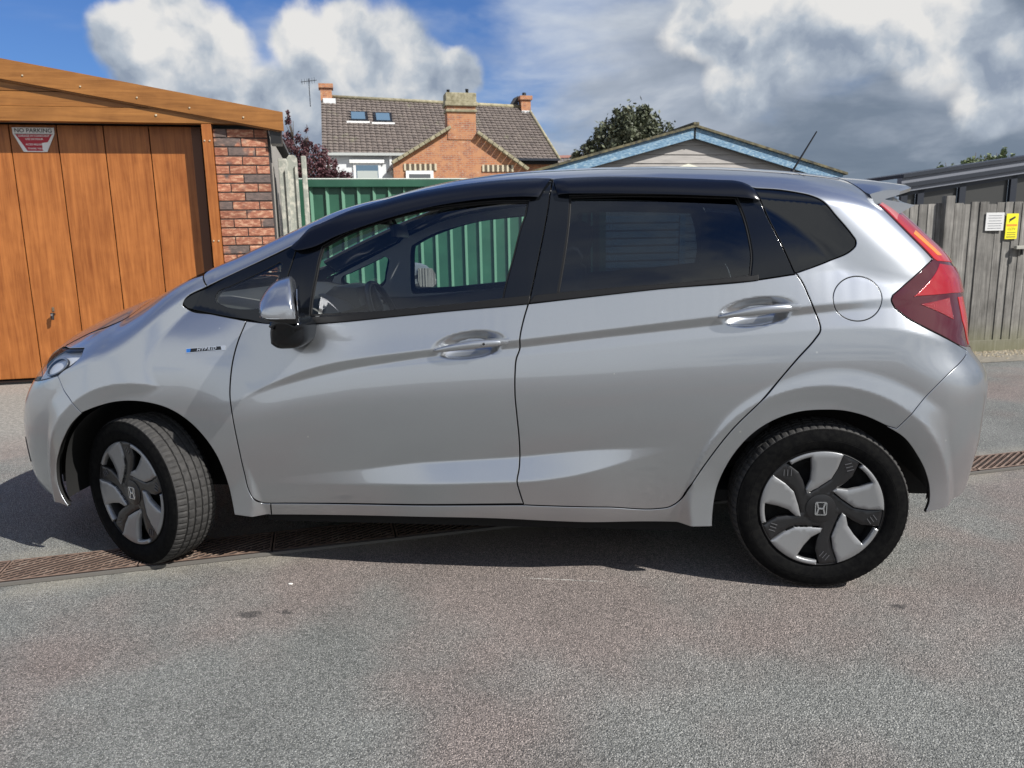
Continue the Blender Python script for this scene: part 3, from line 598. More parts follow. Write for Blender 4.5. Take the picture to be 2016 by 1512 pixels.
    panel('lamp_ring', ring, M['wheel_silver'], head, holes=[ring2], off=-.012, gap=0, hgap=0, flange=.012)
    panel('lamp_seal', lo+norm2(lo)*.000, ru, both, holes=[lo-norm2(lo)*.0045], off=-.0035, gap=-.001, hgap=0, flange=.01)
    panel('wing_lining', outline(A, [T['sill_b'][1]], [T['sill_b'][0]], crv(fa[:19]), [(-2.0, .25), (-2.3, .3), (-2.3, .70), (-1.9, .76), (-1.55, .86), (-1.30, .96), (-1.10, 1.0)], crv(T['tri_low'])), M['dark'], both, off=-.03, gap=.004, flange=0, step=(.05, .03))
    # rear bumper, lamps, tailgate
    ra = T['rarch']; zr = lambda z: float(_zi(Z_R, np.array([z]))[0])+2*LR
    panel('rear_bumper', outline(crv(T['rbump_gap']), crv(ra[11:])[0:], [(1.70, .300), (1.80, .312), (1.95, .315), (2.15, .315)], [(zr(z)+.01, z) for z in np.arange(.32, .80, .02)], [(2.1, .80), tuple(tb[10]), tuple(tb[9])]), pa, both, join=True, gap=.0015)
    panel('number_plate_recess', outline([(2.18, .70), (2.18, .58), (zr(.58)+.01, .58), (zr(.7)+.01, .70)]), M['plastic'], both, join=True, off=.002, gap=0, flange=.004)
    tl = outline(crv([tb[i] for i in (0, 1, 2, 3)]), crv([tb[i] for i in (3, 4, 5)]), crv([tb[i] for i in (5, 6, 7, 8, 9, 10)]), [(2.03, .800), (2.02, 1.0), (2.00, 1.12), (1.90, 1.155), (1.80, 1.21), (1.70, 1.30), (1.655, 1.335), (1.55, 1.335)], crv(T['tail_in']))
    lamp = panel('taillight', tl, M['dark_lens'], both, off=.002, gap=.0025, flange=.012)
    strip = outline(crv(T['tail_in']), [(1.69, 1.128), (1.86, 1.118), (2.00, 1.125), (1.90, 1.155), (1.80, 1.21), (1.70, 1.30), (1.655, 1.335), (1.55, 1.335)])
    panel('upper_lens', strip, M['red_bright'], lamp, off=.0045, gap=.005, flange=.004)
    panel('reflector', outline([(1.625, 1.222), (1.655, 1.232), (1.745, 1.148), (1.71, 1.150)]), M['amber_glint'], lamp, off=.0065, gap=0, flange=.002)
    panel('brake_lens', outline([(1.70, 1.125), (1.84, 1.112), (1.95, 1.10), (2.0, 1.02), (1.95, 1.015), (1.737, 1.022), (1.535, 1.018)]), M['red_lens'], lamp, off=.0045, gap=.004, flange=.004)
    panel('reflex_lens', outline([(1.565, .994), (1.715, 1.010), (1.722, .940)]), M['red_reflex'], lamp, off=.0045, gap=.001, flange=.003)
    panel('side_lens', outline([(1.79, 1.008), (1.85, 1.008), (1.90, .85), (1.87, .845), (1.80, .93)]), M['red_bright'], lamp, off=.0045, gap=.001, flange=.003)
    panel('tailgate', outline([(2.03, .802), (2.02, 1.0), (2.01, 1.035), (zr(1.03)+.02, 1.035)], [(zr(z)+.02, z) for z in np.arange(1.01, .80, -.03)]), pa, both, join=True, gap=.0015)
    panel('rear_window', outline([(2.01, 1.04), (1.99, 1.125), (1.89, 1.165), (1.79, 1.22), (1.66, 1.345), (1.64, 1.39)], [(zr(z)+.02, z) for z in np.arange(1.39, 1.04, -.03)]), M['glass_black'], both, join=True, gap=.0015, flange=.006)
    panel('tailgate_lining', outline([(2.01, .85), (1.99, 1.125), (1.89, 1.165), (1.79, 1.22), (1.66, 1.345), (1.64, 1.39)], [(zr(z)+.02, z) for z in np.arange(1.39, .86, -.05)]), M['dark'], both, join=True, off=-.05, flange=0)
    # skins on top: bonnet, windscreen, roof
    def top(name, xs, ye, m, n=41, dz=0., parent=car):
        xs = np.array(xs); Y = np.asarray(ye)[:, None]*np.sin(np.linspace(-math.pi/2, math.pi/2, n))[None]; X = np.repeat(xs[:, None], n, 1)
        Z = top_z(X, Y)+dz; return grid(name, np.stack([X, Y, Z], 2), m, parent)
    xs = np.linspace(-1.945, -1.218, 70); yb = np.interp(xs, hEc[::-1, 0], hEc[::-1, 1]); top('bonnet', xs, yb-.0035, pa); top('bonnet_lining', xs, yb+.03, M['dark'], dz=-.035)
    xs = np.linspace(-1.215, -1.165, 4); top('scuttle', xs, width(xs, edge_z(xs)), M['plastic'])
    xs = np.linspace(-1.165, -.40, 40); top('windscreen', xs, width(xs, edge_z(xs)), M['glass'])
    xs = np.linspace(-.40, 1.375, 70); ye = width(xs, edge_z(xs)); top('roof', xs, ye, pa, 61); top('headlining', xs[4:], ye[4:]*.97, M['headliner'], 31, -.035)
    # roof spoiler
    ys = np.linspace(-.60, .60, 41); rows = []
    for y in ys:
        a = abs(y)/.60; xl = 1.378+.05*a**3; y0 = y*(.93 if a > .9 else 1); zl = float(top_z(xl, min(abs(y), .585)*.985)); xt = 1.635-.055*a**2-.15*max(0, a-.86)**1.0/.14*.35; zt = 1.407-.020*a**2-.014*max(0, a-.8)/.2
        th = .016; c = []
        for t in (0, .15, .4, .7, .93): c.append((xl+(xt-xl)*t, y, zl+(zt-zl)*t+.012*math.sin(math.pi*t)*(1-.5*a)))
        c += [(xt, y, zt-.004), (xt-.004, y, zt-th), (xt-.05, y, zt-.030), (xl+.15, y, zt-.052), (xl+.05, y, zl-.075-.02*a)]
        rows.append(c)
    bm = bmesh.new(); vs = [[bm.verts.new(p) for p in r] for r in rows]; nn = len(rows[0])
    for i in range(len(rows)-1):
        for j in range(nn): bm.faces.new((vs[i][j], vs[i+1][j], vs[i+1][(j+1) % nn], vs[i][(j+1) % nn]))
    bm.faces.new(vs[0]); bm.faces.new(vs[-1][::-1]); sp = frombm('roof_spoiler', bm, pa, car, True, 40)
    bm = bmesh.new(); tube(bm, [(1.302, 0, 1.470), (1.308, 0, 1.500)], [.016, .009], 12); tube(bm, [(1.306, 0, 1.495), (1.396, 0, 1.652)], [.0045, .0028], 8); frombm('aerial', bm, M['plastic'], car, True, 40)
    # hybrid badge on the wing
    bd = T['badge']; bc = surf(np.array([q[0] for q in bd]), np.array([q[1] for q in bd])); c0 = bc.mean(0); sN = surf_n(np.array([-.945]), np.array([.857]))[0]
    for sgn in (1, -1):
        U = Vector(tuple((bc[1]+bc[2]-bc[0]-bc[3])/2)).normalized(); Nn = Vector(tuple(sN)).normalized(); Vv = Nn.cross(U)*-1
        if Vv.z < 0: Vv = -Vv
        C0 = Vector(tuple(c0)); fl = lambda v: Vector((v.x, v.y*sgn, v.z)); L_ = .149; Hh = .0175
        pl = lambda u, v, d: fl(C0+U*u+Vv*v+Nn*d)
        bm = bmesh.new(); prism(bm, [(-L_/2, -Hh/2), (L_/2, -Hh/2), (L_/2, Hh/2), (-L_/2, Hh/2)], -.004, .003, pl); b = frombm('hybrid_badge', bm, M['emblem'], car)
        bm = bmesh.new(); prism(bm, [(-L_/2+.002, -Hh/2+.002), (L_/2-.014, -Hh/2+.002), (L_/2-.017, Hh/2-.002), (-L_/2+.002, Hh/2-.002)], .002, .0036, pl); frombm('badge_field', bm, M['gloss_black'], b)
        bm = bmesh.new(); prism(bm, [(-L_/2+.002, -Hh/2+.002), (-L_/2+.016, -Hh/2+.002), (-L_/2+.019, Hh/2-.002), (-L_/2+.002, Hh/2-.002)], .003, .0042, pl); frombm('blue_bar', bm, M['blue_badge'], b)
        txt = bpy.data.curves.new('lettering', 'FONT'); txt.body = 'HYBRID'; txt.size = .0155; txt.extrude = .0008; txt.offset = .0004; txt.space_character = 1.22; txt.shear = .25; txt.align_x = 'CENTER'; txt.align_y = 'CENTER'
        tmp = bpy.data.objects.new('tmp', txt); link(tmp); bpy.context.view_layer.update(); me = bpy.data.meshes.new_from_object(tmp.evaluated_get(bpy.context.evaluated_depsgraph_get())); bpy.data.objects.remove(tmp); me.materials.clear(); me.materials.append(M['emblem']); to = bpy.data.objects.new('lettering', me); link(to, b)
        UU, VV = (U, Vv) if sgn == 1 else (fl(U)*-1, fl(Vv)); mm = Matrix((UU, VV, UU.cross(VV))).transposed().to_4x4(); mm.translation = pl(.004 if sgn == 1 else .004, 0, .0046); to.matrix_world = mm @ Matrix.Scale(1.18, 4, (1, 0, 0))
    # door handles
    for (x0, z0, x1, z1, dr, key) in ((-.082, .852, .186, .882, fd, True), (.895, .963, 1.152, .992, rd, False)):
        for sgn, par in ((-1, dr[0]), (1, dr[1])):
            bm = bmesh.new(); n = 28; rings = []; yb = -float(width(np.array([x0-.05]), np.array([z0]))[0])
            for i in range(n+1):
                t = i/n; x = x0+(x1-x0)*t; z = z0+(z1-z0)*t+.008*math.sin(math.pi*t)
                h = .0155*min(1, (math.sin(math.pi*min(max(t, .02), .98)))**.35)*(.80+.25*t); out = .040*math.sin(math.pi*t)**.40-.008; w = .009+.004*t
                rings.append([bm.verts.new((x, sgn*(-yb+out-w+w*math.copysign(abs(math.cos(a))**.75, math.cos(a))*1.0), z+h*math.copysign(abs(math.sin(a))**.8, math.sin(a)))) for a in np.linspace(0, 2*math.pi, 17)[:-1]])
            for i in range(n):
                for j in range(16): bm.faces.new((rings[i][j], rings[i][(j+1) % 16], rings[i+1][(j+1) % 16], rings[i+1][j]))
            bm.faces.new(rings[0]); bm.faces.new(rings[-1]); hd = frombm('door_handle', bm, pa, par, True, 60)
            # mounting ends reaching back to the door skin
            bm = bmesh.new(); xj = x0+(x1-x0)*.66; zj = z0+(z1-z0)*.66
            box(bm, (xj+.055, sgn*(-yb-.008), zj+.013), (.085, .045, .020), bev=.006); frombm('handle_mount', bm, pa, par, True, 50); bm = bmesh.new(); box(bm, (x0+.030, sgn*(-yb-.010), z0+.008), (.035, .040, .012), bev=.004); frombm('handle_mount', bm, pa, par, True, 50)
            if key and sgn == -1:
                bm = bmesh.new(); kx, kz = .108, .880; tube(bm, [(kx, yb-.012, kz), (kx, yb-.0335, kz)], .0062, 16); ko = frombm('key_barrel', bm, M['emblem'], par, True, 40)
                bm = bmesh.new(); tube(bm, [(kx, yb-.03, kz), (kx, yb-.0340, kz)], .0046, 14); frombm('key_slot', bm, M['dark'], par)
    # door mirrors
    prof = [(-.502, .972), (-.56, .974), (-.600, .980), (-.622, .990), (-.632, 1.010), (-.632, 1.040), (-.616, 1.070), (-.580, 1.098), (-.550, 1.107), (-.523, 1.110), (-.511, 1.075), (-.504, 1.035), (-.500, .995)]
    cp = outline(crv(prof+[prof[0]], .006)); st = [(-.835, .60), (-.848, .78), (-.87, .90), (-.90, .96), (-.94, .99), (-.985, 1.0), (-1.015, .99), (-1.032, .95), (-1.042, .86), (-1.047, .68), (-1.049, .3)]
    for sgn, par in ((1, fd[0]), (-1, fd[1])):
        def part(name, zlo, zhi, m, grow=0., root=None):
            bm = bmesh.new(); rr = []
            for y, f in st:
                r = []; gz = float(np.interp(-y, [.83, .87, .92, .965, 1.0, 1.025, 1.04, 1.049], [1.0, 1.10, 1.07, 1.0, .90, .74, .52, .25]))
                for x, z in cp:
                    zz = min(max(z, zlo), zhi); r.append(bm.verts.new((.36*(-y-.98)-.503+(x+.503)*(f+grow*min(1, f*1.2)), sgn*(y-(grow if f < .9 and y < -.95 else 0)), (.99+(zz-.99)*gz if zz > .99 else 1.035+(zz-1.035)*(f*.5+.5 if f > .8 else f*.6+.38)))))
                rr.append(r)
            n = len(cp)
            for i in range(len(rr)-1):
                for j in range(n): bm.faces.new((rr[i][j], rr[i][(j+1) % n], rr[i+1][(j+1) % n], rr[i+1][j]))
            bm.faces.new(rr[0]); bm.faces.new(rr[-1]); bmesh.ops.remove_doubles(bm, verts=bm.verts, dist=.0002)
            return frombm(name, bm, m, root or par, True, 38)
        base = part('door_mirror', .966, 1.05, M['plastic']); cap_ = part('mirror_cap', 1.003, 1.2, pa, .012, base)
        part('chrome_strip', .990, .9975, M['chrome'], .010, base)
        bm = bmesh.new(); prism(bm, [(y, z) for y, z in ((.86, 1.09), (1.0, 1.085), (1.032, 1.05), (1.032, .99), (1.0, .975), (.87, .985), (.855, 1.02))], -.4985, -.4965, lambda u, v, d: (d+.36*(u-.98), -sgn*u, v)); frombm('mirror_glass', bm, M['mirror_glass'], base)
        foot = [(-.648, .885), (-.630, .872), (-.585, .868), (-.545, .874), (-.522, .892), (-.512, .930), (-.515, .965), (-.53, .978), (-.63, .978), (-.646, .94)]
        fp = outline(crv(foot+[foot[0]], .008)); fx, fz_ = fp.mean(0); bm = bmesh.new(); rr = []
        for y, f in ((-.79, 1.0), (-.86, .99), (-.89, .95), (-.908, .84), (-.915, .55)): rr.append([bm.verts.new((fx+(x-fx)*f, sgn*(y-.02*(z > .95)), fz_+(z-fz_)*f)) for x, z in fp])
        for i in range(len(rr)-1):
            for j in range(len(fp)): bm.faces.new((rr[i][j], rr[i][(j+1) % len(fp)], rr[i+1][(j+1) % len(fp)], rr[i+1][j]))
        bm.faces.new(rr[-1]); frombm('mirror_foot', bm, M['gloss_black'], base, True, 60)
    # wheel arch liners and underbody
    for cx, par in ((-1.237, car), (1.255, car)):
        for sgn in (-1, 1):
            V = []; Fc = []; an = np.radians(np.linspace(9 if cx > 0 else -8, 188 if cx > 0 else 187, 40)); st_ = [(.405, .0), (.405, .40), (.385, .70), (.368, .78)]
            for a in an:
                for r, y in st_: V.append((cx+r*math.cos(a), sgn*(max(y, .42) if y < .75 else float(width(np.array([cx+r*math.cos(a)]), np.array([max(.25, .3+r*math.sin(a))]))[0])-.014), .300+r*math.sin(a)))
                V[-4] = (cx+.02*math.cos(a), sgn*.42, .300+.02*math.sin(a))
            for i in range(len(an)-1):
                for j in range(3): Fc.append((i*4+j, i*4+j+1, (i+1)*4+j+1, (i+1)*4+j))
            raw('arch_liner', V, Fc, M['dark'], car, smooth=True)
    bm = bmesh.new()
    for c, d in (((.02, 0, .215), (1.66, 1.36, .13)), ((-1.42, 0, .30), (.98, .80, .20)), ((1.40, 0, .33), (.90, .80, .22)), ((-1.93, 0, .40), (.10, .9, .30)), ((1.80, 0, .44), (.14, 1.0, .24)), ((-1.62, 0, .55), (.5, .8, .3))): box(bm, c, d)
    frombm('underbody', bm, M['dark'], car)
    bm = bmesh.new(); tube(bm, [(1.45, .35, .24), (1.86, .35, .25)], .022, 10); frombm('exhaust_pipe', bm, M['plastic'], car, True, 40)
    # sills inside edge
    # interior
    panel('quarter_lining', outline(Cc, [(1.25, 1.13), (1.38, 1.20), (1.50, 1.30), (1.62, 1.20), (1.75, 1.05), (1.80, .80), (1.95, .75), (1.95, .36), (1.66, .33)], crv(T['rarch'][:17])[::-1], [(.80, .25)]), M['dark'], both, off=-.032, gap=.004, flange=0, step=(.05, .03))
    fo = fg+norm2(fg)*.012; ro = rg+norm2(rg)*.012; tg2 = tg+norm2(tg)*.008
    lin = outline(crv(T['belt'][:12]), [(1.05, .85), (.85, .32), (-.70, .32), (-.80, .75)])
    panel('door_lining', lin, M['lining'], both, off=-.055, gap=0, flange=0, step=(.05, .03))
    upo = outline([(-1.0, 1.02)], crv(T['belt'][1:12]), [(1.36, 1.19), (1.22, 1.36)], crv(T['cant'][::-1]), [(-.86, 1.128), (-.97, 1.075)])
    panel('pillar_trim', upo, M['headliner'], both, holes=[fo, ro, tg2], off=-.04, gap=0, hgap=0, flange=0, step=(.05, .03))
    bm = bmesh.new(); box(bm, (.05, 0, .30), (2.0, 1.40, .04)); frombm('cabin_floor', bm, M['dark'], car)
    bm = bmesh.new(); pr = [(-1.14, .62), (-1.14, 1.035), (-1.0, 1.03), (-.86, .995), (-.74, .955), (-.70, .92), (-.74, .80), (-.80, .62)]
    prism(bm, pr, -.70, .70, lambda u, v, d: (u, d, v), .01); frombm('dashboard', bm, mat('dashboard plastic', (.11, .11, .11), .7), car, True, 35)
    bm = bmesh.new(); prism(bm, [(-.86, .985), (-.80, 1.03), (-.70, 1.02), (-.67, .93), (-.72, .90)], .20, .54, lambda u, v, d: (u, d, v), .008); frombm('instrument_binnacle', bm, mat('binnacle plastic', (.10, .10, .10), .5), car, True, 35)
    # steering wheel (right-hand drive) tilted towards the driver
    bm = bmesh.new(); c = Vector((-.60, .37, .865)); ax = Vector((-.92, 0, -.38)).normalized(); e1 = Vector((0, 1, 0)); e2 = ax.cross(e1)
    pts = [c+.18*(math.cos(a)*e1+math.sin(a)*e2) for a in np.linspace(0, 2*math.pi, 37)]; tube(bm, pts, .016, 10, False)
    for a in (0, math.pi, math.pi*1.5): tube(bm, [c+ax*.02, c+.17*(math.cos(a)*e1+math.sin(a)*e2)], [.035, .014], 8)
    tube(bm, [c-ax*.02, c+ax*.16], [.06, .04], 14); frombm('steering_wheel', bm, M['plastic'], car, True, 50)
    def seat(y, x, w=.50):
        bm = bmesh.new(); box(bm, (x-.22, y, .56), (.52, w, .16), bev=.05)
        rt = Matrix.Rotation(math.radians(17), 3, 'Y'); box(bm, (x+.11, y, .86), (.13, w-.02, .60), rt, bev=.05); s = frombm('seat', bm, M['seat'], car, True, 50)
        bm = bmesh.new(); box(bm, (x+.215, y, 1.215), (.09, .25, .17), rt, bev=.035)
        for q in (-.05, .05): tube(bm, [(x+.17, y+q, 1.08), (x+.205, y+q, 1.17)], .006, 6)
        frombm('headrest', bm, M['seat'], s, True, 50)
    seat(-.36, .20); seat(.36, .20)
    bm = bmesh.new(); box(bm, (.88, 0, .55), (.50, 1.25, .16), bev=.05); rt = Matrix.Rotation(math.radians(22), 3, 'Y'); box(bm, (1.16, 0, .82), (.13, 1.25, .52), rt, bev=.05); rs = frombm('rear_seat', bm, M['seat'], car, True, 50)
    for y in (-.36, 0, .36):
        bm = bmesh.new(); box(bm, (1.27, y, 1.115), (.08, .24, .11), rt, bev=.03); frombm('headrest', bm, M['seat'], rs, True, 50)
    bm = bmesh.new(); box(bm, (-.405, 0, 1.285), (.022, .235, .062), Matrix.Rotation(math.radians(-12), 3, 'Y'), bev=.008); tube(bm, [(-.415, 0, 1.30), (-.45, 0, 1.375)], .008, 8); box(bm, (-.47, 0, 1.34), (.05, .09, .05), bev=.01); frombm('rear_view_mirror', bm, M['plastic'], car, True, 45)
    # wheels
    build_wheels(car)
    return car

def build_wheels(car):
    Rr = .2968; n = 300
    # tyre: lathe with grooves and shoulder sipes (local: axle along y, outside towards -y)
    prof = []  # (y, r, kind) from outside bead to inside bead
    prof += [(-.074, .198, 0), (-.080, .203, 0), (-.0825, .2085, 0), (-.0805, .212, 0), (-.0845, .2165, 0), (-.0865, .221, 0), (-.0905, .233, 0), (-.0925, .2455, 0), (-.0918, .247, 0), (-.0925, .2485, 0), (-.0915, .258, 0), (-.0885, .270, 0), (-.0845, .2795, 0), (-.0850, .2805, 0), (-.0815, .2850, 0), (-.0775, .2885, 2), (-.070, .2922, 2), (-.060, .2944, 2)]
    for yc in (-.044, -.015, .015, .044):
        e = .0035; rr = Rr-.0016 if abs(yc) > .03 else Rr
        prof += [(yc-e-.0012, rr, 2 if abs(yc) > .03 and yc < 0 else 1), (yc-e, rr-.002, 0), (yc-e+.0008, rr-.0075, 0), (yc+e-.0008, rr-.0075, 0), (yc+e, rr-.002, 0), (yc+e+.0012, rr, 1)]
        if yc < .04: prof += [(yc+.0145, Rr-.0003, 1)]
    prof += [(.060, .2944, 2), (.070, .2922, 2), (.0775, .2885, 2), (.085, .2800, 0), (.0925, .250, 0), (.0865, .221, 0), (.074, .200, 0)]
    V = []; F_ = []; mi = []; m = len(prof)
    for i in range(n):
        a = 2*math.pi*i/n; sip = (i % 4 == 0); sip2 = (i % 6 == 2)
        for y, r, kd in prof:
            rr = r-(.004 if (kd == 2 and sip) else .003 if (kd == 1 and sip2) else 0)
            aa = a+(.10*y if kd else 0); V.append((rr*math.sin(aa), y, rr*math.cos(aa)))
    for i in range(n):
        for j in range(m-1):
            F_.append((i*m+j, i*m+j+1, ((i+1) % n)*m+j+1, ((i+1) % n)*m+j)); mi.append(1 if 14 <= j < m-7 else 0)
    me_t = bpy.data.meshes.new('tyre'); me_t.from_pydata(V, [], F_); me_t.materials.append(M['tyre']); me_t.materials.append(M['tread']); me_t.polygons.foreach_set('material_index', mi); me_t.polygons.foreach_set('use_smooth', [True]*len(F_)); me_t.update()
    me_t.set_sharp_from_angle(angle=math.radians(28))
    def me_of(bm, m, ang=40, smooth=True):
        me = bpy.data.meshes.new('part'); bmesh.ops.recalc_face_normals(bm, faces=bm.faces); bm.to_mesh(me); bm.free(); me.materials.append(m)
        if smooth: me.polygons.foreach_set('use_smooth', [True]*len(me.polygons)); me.set_sharp_from_angle(angle=math.radians(ang))
        return me
    R0 = .2050; pl = lambda u, v, d: (u*R0, -d, v*R0)
    def arc(r, a0, a1, k=10): return [(r*math.cos(math.radians(a)), r*math.sin(math.radians(a))) for a in np.linspace(a0, a1, k)]
    # dish profile: the cover is a shallow bowl rising to the rim edge
    def dish(u, v): r = math.hypot(u, v); return .0765+.0075*min(1, r)**2
    def plate(poly, th, lift, bev, step=.07):
        """flat-ish outline draped on the dish, with rounded upper edges"""
        p = outline(np.array(poly)); bm = bmesh.new(); o = p; inn = p-norm2(p)*bev
        pts = np.vstack([o, inn]); n0 = len(o); gx, gy = np.meshgrid(np.arange(-1, 1.01, step), np.arange(-1, 1.01, step)); g = np.stack([gx.ravel(), gy.ravel()], 1); g = g[inside(g, inn)]; g = g[near(g, inn) > step*.4] if len(g) else g
        allp = np.vstack([pts, g]); es = [(i, (i+1) % n0) for i in range(n0)]+[(n0+i, n0+(i+1) % n0) for i in range(n0)]
        co, _, fa, ov, _, _ = delaunay_2d_cdt([Vector(q) for q in allp], es, [], 0, 1e-6, True); lab = {}
        for i, l in enumerate(ov):
            for j in l: lab[i] = min(lab.get(i, 9**9), j)
        vs = []
        for i, c in enumerate(co):
            d = dish(c.x, c.y)+lift-(bev*R0*.9 if lab.get(i, 9**9) < n0 else 0); vs.append(bm.verts.new(pl(c.x, c.y, d)))
        for f in fa:
            c = sum((co[i] for i in f), Vector((0, 0)))/len(f)
            if inside(np.array([[c.x, c.y]]), o)[0]: bm.faces.new([vs[i] for i in f])
        bs = [e for e in bm.edges if len(e.link_faces) == 1]; ex = bmesh.ops.extrude_edge_only(bm, edges=bs)
        for q in ex['geom']:
            if isinstance(q, bmesh.types.BMVert): q.co.y += th
        bmesh.ops.delete(bm, geom=[v for v in bm.verts if not v.link_faces], context='VERTS')
        return bm
    blade = [(.307, .951)]+arc(1.0, 74.5, 124, 14)[0:]+arc(.925, 124, 103, 6)+[(-.205, .88), (-.185, .69), (-.192, .50), (-.262, .335), (-.240, .258), (-.070, .366), (.134, .520), (.225, .700), (.285, .90)]
    spoke = arc(.995, 73.0, 55.0, 5)+[(.555, .775), (.475, .560), (.36, .440), (.21, .33), (.20, .12), (-.08, .08), (-.27, .12), (-.262, .225), (-.225, .245), (-.062, .352), (.142, .506), (.233, .686), (.285, .86)]
    me_b = me_of(plate(blade, .014, .004, .016), M['wheel_silver'], 50); me_s = me_of(plate(spoke, .012, -.002, .014), M['wheel_black'], 50)
    bm = bmesh.new(); prism(bm, arc(.245, 0, 354, 40), .060, .0785, pl, .002); me_h = me_of(bm, M['wheel_black'])
    def lathe(bm, pr, k=96):
        rr = [[bm.verts.new((r*math.sin(2*math.pi*i/k), y, r*math.cos(2*math.pi*i/k))) for y, r in pr] for i in range(k)]
        for i in range(k):
            for j in range(len(pr)-1): bm.faces.new((rr[i][j], rr[i][j+1], rr[(i+1) % k][j+1], rr[(i+1) % k][j]))
    bm = bmesh.new(); lathe(bm, [(-.076, .2065), (-.083, .2065), (-.084, .2045), (-.081, .203), (-.072, .199), (-.05, .190), (.05, .182), (.075, .2)]); me_r = me_of(bm, mat('steel rim', (.018, .018, .019), .45, .3), 35)
    bm = bmesh.new(); lathe(bm, [(-.030, .001), (-.030, .10), (-.020, .135), (-.035, .16), (-.03, .19)]); me_d = me_of(bm, M['dark'], 40)
    # emblem: a letter H in a rounded frame
    bm = bmesh.new(); w, h = .098, .118
    def bar(poly, d0=.0775, d1=.0815): prism(bm, poly, d0, d1, pl, .0006)
    def rr_(w, h, r, k=6): return [(sx*(w-r)+r*math.cos(math.radians(a)), sy*(h-r)+r*math.sin(math.radians(a))) for sx, sy, a0 in ((1, 1, 0), (-1, 1, 90), (-1, -1, 180), (1, -1, 270)) for a in np.linspace(a0, a0+90, k)]
    oo, ii = rr_(w, h, .03), rr_(w-.016, h-.016, .02); nn = len(oo)
    for i in range(nn): j = (i+1) % nn; prism(bm, [oo[i], oo[j], ii[j], ii[i]], .0775, .0815, pl)
    for s in (-1, 1): bar([(s*.080, .100), (s*.052, .100), (s*.030, .012), (s*.030, -.012), (s*.050, -.100), (s*.078, -.100), (s*.052, 0)][::s])
    bar([(-.035, .014), (.035, .014), (.035, -.014), (-.035, -.014)]); me_e = me_of(bm, M['emblem'], 40, False)
    bm = bmesh.new()   # three short slots near the end of each black spoke
    for q in range(3):
        c = Vector((.395+.02*q, .79-.055*q)); t = Vector((.95, .30)).normalized(); nrm = Vector((-t.y, t.x)); L = .055
        prism(bm, [tuple(c+t*L+nrm*.006), tuple(c-t*L+nrm*.006), tuple(c-t*L-nrm*.006), tuple(c+t*L-nrm*.006)], .0765, .0820, pl)
    me_g = me_of(bm, mat('grey slot paint', (.09, .09, .095), .4), 40, False)
    def wheel(x, y, st, spin):
        e = bpy.data.objects.new('wheel', None); link(e, car); e.location = (x, y, Rr); e.rotation_euler = (0, 0, st)
        def add(nm, me, rot=0):
            o = bpy.data.objects.new(nm, me); link(o, e); o.rotation_euler = (0, rot, 0); return o
        add('tyre', me_t, spin); add('rim', me_r); add('wheel_disc', me_d); add('hub_cap', me_h)
        for i in range(5):
            add('silver_blade', me_b, spin+math.radians(72*i)); add('black_spoke', me_s, spin+math.radians(72*i)); add('spoke_slots', me_g, spin+math.radians(72*i))
        add('emblem', me_e, spin*.0)
    st = math.radians(-24.5)
    wheel(1.265, -.735, 0, 0); wheel(-1.265, -.735, st, math.radians(-28)); wheel(1.265, .735, math.pi, .4); wheel(-1.265, .735, math.pi+st, .9)
CAR = build_car()
